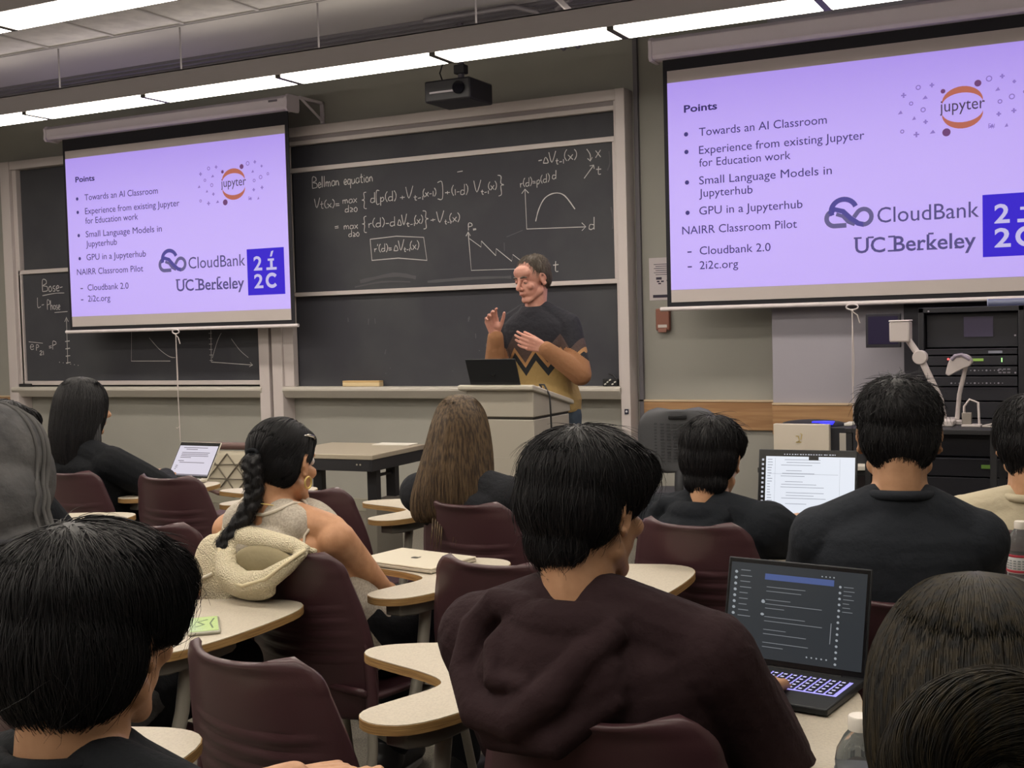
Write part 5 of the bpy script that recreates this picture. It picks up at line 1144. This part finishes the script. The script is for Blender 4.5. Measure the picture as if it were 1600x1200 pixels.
# 6 black hooded top ----------------------------------------------
B = person('black-haired person in a black hooded top facing the bright laptop', -1.08, 3.61, -8, (-1.118, 3.58, .992), hyaw=-3, hpitch=-8, sh=.185, nbo=(0, -.045, -.135))
top(B, 'hooded_top', m_bhood, .028, .026, 'cuff', 0, extra=lambda b: hoodie_extra(b, B, .95, 0, .55), collar=0, sl_r=(.086, .080, .068, .058, .044), it=5)
trousers(B, m_jean); shoes(B, m_shoe)
hair(B, [((0, -.020, .052), (.095, .112, .086)), ((0, -.050, .005), (.088, .076, .085)), ((.066, -.0, .045), (.025, .055, .040)), ((-.068, -.02, .01), (.025, .055, .055)), ((0, .064, .06), (.080, .048, .048)), ((0, -.07, -.07), (.066, .036, .04))], HBLACK, n=2600, L=.09, r=.0011, crown=(.0, -.05, .14), seed=12, voxel=.006, lift=.005, noise=.28, grav=.5,
    sets=(dict(n=90, L=.06, lift=.022, noise=.6, grav=0, sel=lambda c: c.z > 1.08),))

# 7 cream T-shirt -------------------------------------------------
B = person('black-haired person in a cream T-shirt cut off by the right edge', -.23, 3.77, 0, (-.225, 3.69, 1.05), hyaw=2, hpitch=-6, sh=.178, nbo=(0, -.045, -.158))
top(B, 'tshirt', m_cream, .022, .02, 'short', collar=.012); trousers(B, m_jean); shoes(B, m_wshoe)
hair(B, SHORT + [((0, -.07, -.055), (.06, .034, .04))], HBLACK, n=2200, L=.07, r=.0012, crown=(0, -.05, .13), seed=14, lift=.006, noise=.4)

# 8 brown-haired --------------------------------------------------
B = person('person with long straight brown hair in a charcoal sweater', -1.93, 3.73, 0, (-2.056, 3.67, 1.044), hyaw=10, hpitch=-4, fem=True, sc=.95, sh=.18)
top(B, 'sweater', m_char, .024, .022, 'cuff', collar=.014, sl_r=(.076, .07, .062, .052, .042)); trousers(B, m_jean); shoes(B, m_shoe)
ring_hair(B, [(.138, .004, .004, -.02, 0), (.130, .040, .050, -.02, 0), (.098, .072, .088, -.018, 0), (.045, .092, .112, -.018, 0), (-.04, .112, .118, -.025, -.004), (-.13, .130, .112, -.042, -.010), (-.22, .142, .095, -.058, -.018), (-.275, .138, .075, -.066, -.02), (-.30, .120, .050, -.07, -.02)], HBROWN, n=6000, under=mat('brown hair shade', '#2a2019', .9, spec=.05), r=.0012, seed=16, length=(.5, 1.0), lock=.010,  # darker base colour acts as shadow beneath the brown locks
    extra=lambda b, T: [b.tube([T @ V((x, -.125, -.26)), T @ V((x + .004, -.150, -.32)), T @ V((x + .002, -.165, -.34 - l))], [.004, .003, .0005], 5) for x, l in ((-.05, .06), (-.042, .09), (-.034, .05), (-.026, .08), (.02, .02), (.03, .03), (-.06, .03), (.06, .025))])

# 9 braided -------------------------------------------------------
B = person('person in an oatmeal tank top with a long black braid over the chair', -1.954, 2.80, -4, (-2.082, 2.70, 1.055), hyaw=-2, hpitch=-5, fem=True, sc=1.0, sh=.192, skin='warm', rw=(-1.985, 3.09, .605), rpole=(.75, -.35, -.6), lw=(-2.13, 3.06, .60), nbo=(.0, -.055, -.128))
PT = ((0, .165, .122), (.12, .178, .132), (.3, .158, .122), (.5, .164, .126), (.62, .162, .128), (.70, .150, .136), (.78, .136, .142), (.85, .126, .142), (.90, .118, .136), (.94, .108, .126), (.98, .094, .108))
b = MB(); loft(b, B.rings(.004, .006, 0, .99, prof=PT), e=2.8)
for s in (-1, 1): b.caps(B.NB + V((s * .050, -.016, -.016)), B.NB + V((s * .098, -.016, -.032)), .059, .057)
tk = link('tank_top', blob(b, .006, 4), m_tank, B.root)
tg = B.tang(1.0).normalized(); yv = tg.cross(V((1, 0, 0))).normalized()
def hugging(me, pts, r, off=.002, closed=False):
    bm = bmesh.new(); bm.from_mesh(me); tr = BVHTree.FromBMesh(bm); out = []
    for p in pts:
        c, n_, i, d = tr.find_nearest(V(p)); out.append(c + n_ * off)
    bm.free(); return MB().tube(out, r, 8, closed=closed)
ctr_ = B.spine(.97)
hugging(tk.data, [ctr_ + V((.085 * math.cos(a), .09 * math.sin(a), .02)) for a in [k * 2 * PI / 24 for k in range(24)]], .005, closed=True).build('neck_binding', mat('binding', '#cbc2b4', .8), tk, smooth=180)
for s in (-1, 1):
    S = B.spine(.78); hugging(tk.data, [S + V((s * .15, .10 * math.sin(a), .10 * math.cos(a) - .02)) for a in [rad(-130 + 260 * q / 16) for q in range(17)]], .004).build('arm_binding', mat('binding', '#cbc2b4', .8), tk, smooth=180)
trousers(B, m_jean); shoes(B, m_shoe)
hair(B, [((0, -.020, .042), (.084, .104, .084)), ((0, -.050, -.002), (.080, .068, .075)), ((.066, -.02, .025), (.018, .048, .042)), ((-.066, -.02, .02), (.020, .050, .05)), ((0, .040, .060), (.070, .043, .038))], HBLACK, n=2600, L=.12, r=.0009, crown=(0, .06, .12), seed=18, voxel=.005, lift=.002, noise=.06, grav=.1, cut=lambda c: (c.y > .066 and c.z < .06))
bp_ = [B.loc(q) for q in ((-2.096, 2.575, 1.084), (-2.09, 2.568, 1.05), (-2.084, 2.57, 1.012), (-2.091, 2.567, .969), (-2.117, 2.554, .918), (-2.156, 2.542, .870), (-2.177, 2.531, .84), (-2.162, 2.528, .819), (-2.126, 2.548, .812), (-2.085, 2.571, .819), (-2.059, 2.594, .828))]
den = []
for i in range(len(bp_) - 1):
    for k in range(4): den.append(bp_[i].lerp(bp_[i + 1], k / 4))
den.append(bp_[-1]); bm_ = MB(); m_ = len(den)
for st in range(3):   # three plaited strands
    pts = []; rr = []
    for i, p in enumerate(den):
        tg_ = (den[min(i + 1, m_ - 1)] - den[max(i - 1, 0)]).normalized(); u = tg_.cross(V((.3, -1, .2))).normalized(); w = tg_.cross(u); ph = i * .72 + st * 2 * PI / 3; q = 1 - .55 * (i / m_) ** 1.3
        pts.append(p + (u * math.sin(ph) * .017 + w * math.sin(2 * ph) * .008) * q); rr.append(.0165 * q)
    bm_.tube(pts, rr, 10, flat=.8)
pl_ = blob(bm_, .0035, 2); out = MB(); out.add([v.co.copy() for v in pl_.vertices], [tuple(p.vertices) for p in pl_.polygons]); strands(out, pl_, 900, .03, .0006, den[0] + V((0, 0, .3)), 3, grav=1.2, lift=.004, noise=.5, steps=5)
br = link('braid', out.mesh('braid', 180), HBLACK, B.root)
MB().tube([bp_[0] + V((.018 * math.cos(a), .004, .018 * math.sin(a) * .4 + .012)) for a in [k * 2 * PI / 16 for k in range(16)]], .006, 8, closed=True).build('hair_tie', m_tee, br, smooth=180)
MB().tube([B.T @ V(q) for q in ((.074, -.02, .075), (.078, .005, .078), (.074, .03, .074), (.070, .042, .066))], [.003, .005, .005, .003], 8, flat=.6).build('hair_clip', mat('silver clip', '#c9c6c2', .2, metal=.9), B.root, smooth=180)
MB().tube([B.T @ V((.088, -.006 + .014 * math.sin(a), -.052 + .016 * math.cos(a))) for a in [k * 2 * PI / 20 for k in range(20)]], .003, 8, closed=True).build('hoop_earring', mat('gold', '#d8c078', .25, metal=.8), B.root, smooth=180)
MB().tube([B.NB + V((.066 * math.cos(a), -.012 + .066 * math.sin(a), .012 - .022 * math.sin(a))) for a in [k * 2 * PI / 30 for k in range(30)]], .0014, 6, closed=True).build('necklace', mat('gold', '#d8c078', .25, metal=.8), B.root, smooth=180)

# 10 black jacket -------------------------------------------------
B = person('long-black-haired person in a black jacket at the far left near the chalkboard', -4.10, 4.05, -3, (-4.165, 3.965, 1.096), hyaw=-24, hpitch=-4, fem=True, sc=.98, nbo=(0, -.045, -.17), rw=(-3.98, 4.26, .76), rpole=(.9, -.2, -.4))
top(B, 'jacket', m_jack, .034, .032, 'cuff', collar=.02, sl_r=(.084, .078, .066, .056, .046)); trousers(B, m_jean); shoes(B, m_shoe)
ring_hair(B, [(.142, .004, .004, -.02, 0), (.132, .045, .055, -.02, 0), (.098, .082, .094, -.018, 0), (.045, .104, .116, -.018, 0), (-.04, .114, .118, -.028, 0), (-.12, .112, .105, -.045, .006), (-.20, .100, .085, -.055, .016), (-.26, .085, .06, -.055, .03), (-.29, .05, .04, -.05, .04)], HBLACK, n=2600, r=.0014, seed=20, length=(.5, 1.0), lock=.008,
    extra=lambda b, T: [b.tube([T @ V((.09, .03 - .01 * q, -.05)), T @ V((.105, .035 - .012 * q, -.18)), T @ V((.10 + .006 * q, .03, -.30 - .02 * q))], [.010, .009, .002], 8) for q in range(3)])

# 11 grey hood ----------------------------------------------------
B = person('person with a washed grey hood pulled up at the left edge', -2.22, 2.10, 4, (-2.44, 2.02, 1.085), hyaw=14, hpitch=-16, hroll=-6, sh=.19, nbo=(.06, -.03, -.20), rw=(-2.32, 2.36, .64), rpole=(.2, -.6, -.7))
def hood_up(b):
    R3_ = B.T.to_3x3()
    for c, r in (((0, -.022, .030), (.142, .160, .152)), ((0, -.05, -.09), (.165, .150, .16)), ((0, -.02, -.20), (.195, .15, .12)), ((0, .07, .0), (.120, .085, .14))): b.ell(B.T @ V(c), r, R3_, 26)
o = top(B, 'hooded_jacket', m_wash, .036, .034, 'cuff', 0, extra=hood_up, collar=0, sl_r=(.092, .084, .072, .062, .048), it=6)
for k_, (yy, rr) in enumerate(((.035, .008), (.005, .005), (-.035, .004))):
    hugging(o.data, [B.T @ V(((.24 if z < -.1 else .20) * math.cos(max(0, z) / .2 * 1.45), yy - .02 * (z < 0) - .3 * max(0, -z - .05), z)) for z in [.21 - .42 * q / 22 for q in range(23)]], rr, .002).build('hood_seam', mat('seam grey', '#4b4a4a', .9), o, smooth=180)
hugging(o.data, [B.T @ V((.20 * math.sin(a), -.03 - .17 * math.cos(a), -.175)) for a in [rad(-100 + 200 * q / 24) for q in range(25)]], .008, .001).build('yoke_seam', mat('seam dark', '#35353a', .9), o, smooth=180)
trousers(B, m_jean); shoes(B, m_shoe)

# 12 behind the hood ----------------------------------------------
B = person('black-haired person in dark clothes almost hidden behind the grey hood', -3.70, 3.16, 0, (-3.60, 3.06, 1.06), hyaw=0, hpitch=-12, nbo=(-.04, -.04, -.16), rw=(-3.58, 3.42, .60), lw=(-3.80, 3.42, .60))
top(B, 'tshirt', m_tee, .02, .02, 'long', collar=.012); trousers(B, m_jean); shoes(B, m_shoe)
hair(B, SHORT + [((0, -.05, -.04), (.10, .075, .10)), ((.075, -.02, -.05), (.035, .06, .09)), ((-.075, -.02, -.05), (.035, .06, .09))], HBLACK, n=1800, L=.16, r=.0014, crown=(0, 0, .14), seed=22, lift=.006, noise=.15, grav=1.0)

# ================================================================ belongings
C4x, C4y, C4a = CHAIRS['C4']
t = thing('fleece_jacket', 'cream fleece jacket hanging over the back of the braided person chair', 'jacket', (C4x, C4y, 0), C4a)
m_fl = mat('cream fleece', '#d6cbb0', .95, bump=(230, .5, 'voronoi')); m_lin = mat('smooth fleece lining', '#8f8468', .9, bump=(30, .2))
b = MB(); b.ell((-.215, -.285, .77), (.085, .045, .105)).ell((-.265, -.22, .73), (.05, .065, .13)).ell((-.205, -.29, .68), (.075, .035, .09)).ell((-.17, -.25, .85), (.075, .05, .035))
b.tube([(-.24, -.24, .83), (-.17, -.255, .868), (-.05, -.268, .868), (.06, -.272, .862), (.12, -.272, .855)], [.04, .036, .03, .024, .012], 12)
b.tube([(-.16, -.30, .825), (-.13, -.325, .785), (-.06, -.335, .762), (.02, -.33, .775), (.08, -.31, .815), (.125, -.285, .852)], [.03, .034, .034, .03, .022, .01], 12)
b.ell((-.06, -.315, .748), (.10, .03, .035)); b.tube([(-.18, -.20, .84), (-.05, -.215, .845), (.1, -.222, .84)], [.03, .02, .01], 10)
link('shell', blob(b, .006, 5), m_fl, t)
b = MB(); b.ell((-.02, -.292, .815), (.115, .022, .045)); link('lining', blob(b, .006, 4), m_lin, t)
MB().tube([(-.165, -.318, .842), (-.15, -.338, .80), (-.10, -.358, .772), (-.03, -.366, .764), (.04, -.352, .785), (.09, -.328, .825), (.13, -.292, .86)], .0045, 8).build('hood_binding', mat('binding cream', '#d6c9a8', .8), t, smooth=180)
MB().tube([(-.185, -.330, .775), (-.205, -.338, .765), (-.235, -.335, .752)], .0045, 8).build('drawstring', mat('drawstring white', '#e0d8c8', .7), t, smooth=180)
# phone
t = MB().box(-.038, .038, -.076, .076, 0, .009).build('phone', mat('clear phone case', '#a8a698', .25), bevel=.004); t.location = (-1.975, 2.225, .711); t.rotation_euler = (0, 0, rad(42)); tag(t, 'phone with a green lit screen lying on the desk arm', 'phone')
MB().box(-.033, .033, -.071, .071, .009, .0102).build('display', mat('green phone screen', '#202020', .2, emit=('#c6dc8a', .8)), t)
b = MB(); band(b, [(-.02, -.03), (.0, -.01), (-.015, .02), (.01, .04)], .006, Matrix(((1, 0, 0, 0), (0, 0, 1, 0), (0, 1, 0, .0105), (0, 0, 0, 1)))); band(b, [(.02, -.05), (.015, .0), (.025, .05)], .004, Matrix(((1, 0, 0, 0), (0, 0, 1, 0), (0, 1, 0, .0105), (0, 0, 0, 1)))); b.build('screen_marks', mat('phone marks', '#101010', .4, emit=('#5f7a40', .6)), t)
# bottles
m_pet = mat('clear bottle', '#e8f0f2', .05, trans=.9, ior=1.2, spec=.6); m_cap = mat('bottle cap', '#d9d3ca', .4)
def bottle(label, x, y, z, kind):
    t = thing('water_bottle', label, 'bottle', (x, y, z), 0, None)
    prof = [(.026, .001), (.031, .006), (.032, .03), (.030, .04), (.032, .05), (.030, .06), (.032, .07), (.031, .085), (.0315, .13), (.0305, .14), (.0315, .15), (.029, .165), (.020, .182), (.0135, .190), (.013, .197)]
    MB().lathe(prof, 28).build('shell', m_pet, t, smooth=60)
    MB().lathe([(.0148, .190), (.0150, .192), (.0150, .206), (.0135, .208)], 24).build('cap', m_cap, t, smooth=40)
    if kind == 'red':
        MB().lathe([(.0318, .085), (.0320, .0855), (.0323, .1295), (.0318, .13)], 28).build('label_band', mat('bottle label', '#b9bcbe', .5), t, smooth=60)
        for z_ in (.087, .124): MB().lathe([(.0324, z_), (.0328, z_ + .0005), (.0328, z_ + .0055), (.0324, z_ + .006)], 28).build('red_stripe', mat('label red', '#a03040', .5), t, smooth=60)
        b = MB(); R4 = random.Random(2)
        for r in range(4):
            for k in range(9):
                a = -2.9 + k * .32; M_ = Matrix.Rotation(a, 4, 'Z'); b.box(.0323, .0327, -.0035, .0035, .096 + r * .006, .0985 + r * .006, M_)
        b.build('label_print', mat('label print', '#6f7a80', .6), t)
    else:
        MB().lathe([(.0318, .06), (.0320, .0605), (.0323, .1395), (.0318, .14)], 28).build('label_band', mat('dark label', '#23242e', .4), t, smooth=60)
        b = MB(); M_ = Matrix.Rotation(rad(-70), 4, 'Z') @ Matrix.Translation((0, -.0329, 0)) ; M_ = Matrix.Translation((0, 0, 0)) @ Matrix.Rotation(rad(-12), 4, 'Z') @ Matrix.Translation((0, -.0329, 0))
        text_mb(b, '3', -.006, .006, .115, M_, .018); b.build('orange_mark', mat('label orange', '#d09a70', .5), t)
        b = MB(); text_mb(b, 'Q', -.006, .006, .088, M_, .018); b.build('grey_mark', mat('label grey', '#a9a9b2', .5), t)
    return t
bottle('clear water bottle with a white cap and red-striped label at the right edge', -.212, 3.115, .711, 'red')
bottle('clear bottle with a dark label beside the long hair at the bottom right', -.292, 1.525, .711, 'dark')
# bag on the floor
t = thing('tote_bag', 'grey cloth bag slumped on the carpet below the hook-shaped desk arm', 'bag', (-1.42, 2.45, 0), .3)
b = MB(); b.ell((0, 0, .10), (.19, .12, .10)).ell((.05, .02, .16), (.12, .09, .09)).ell((-.1, 0, .06), (.12, .11, .06)); link('bag_body', cut_mesh(blob(b, .008, 6), lambda c: c.z < .003), mat('grey bag cloth', '#8c877a', .9, bump=(40, .3)), t)
MB().tube([(-.12, -.05, .13), (-.05, -.09, .24), (.06, -.08, .25), (.12, -.03, .19)], .012, 8, flat=.4).build('strap', mat('strap black', '#1c1c1e', .7), t, smooth=60)
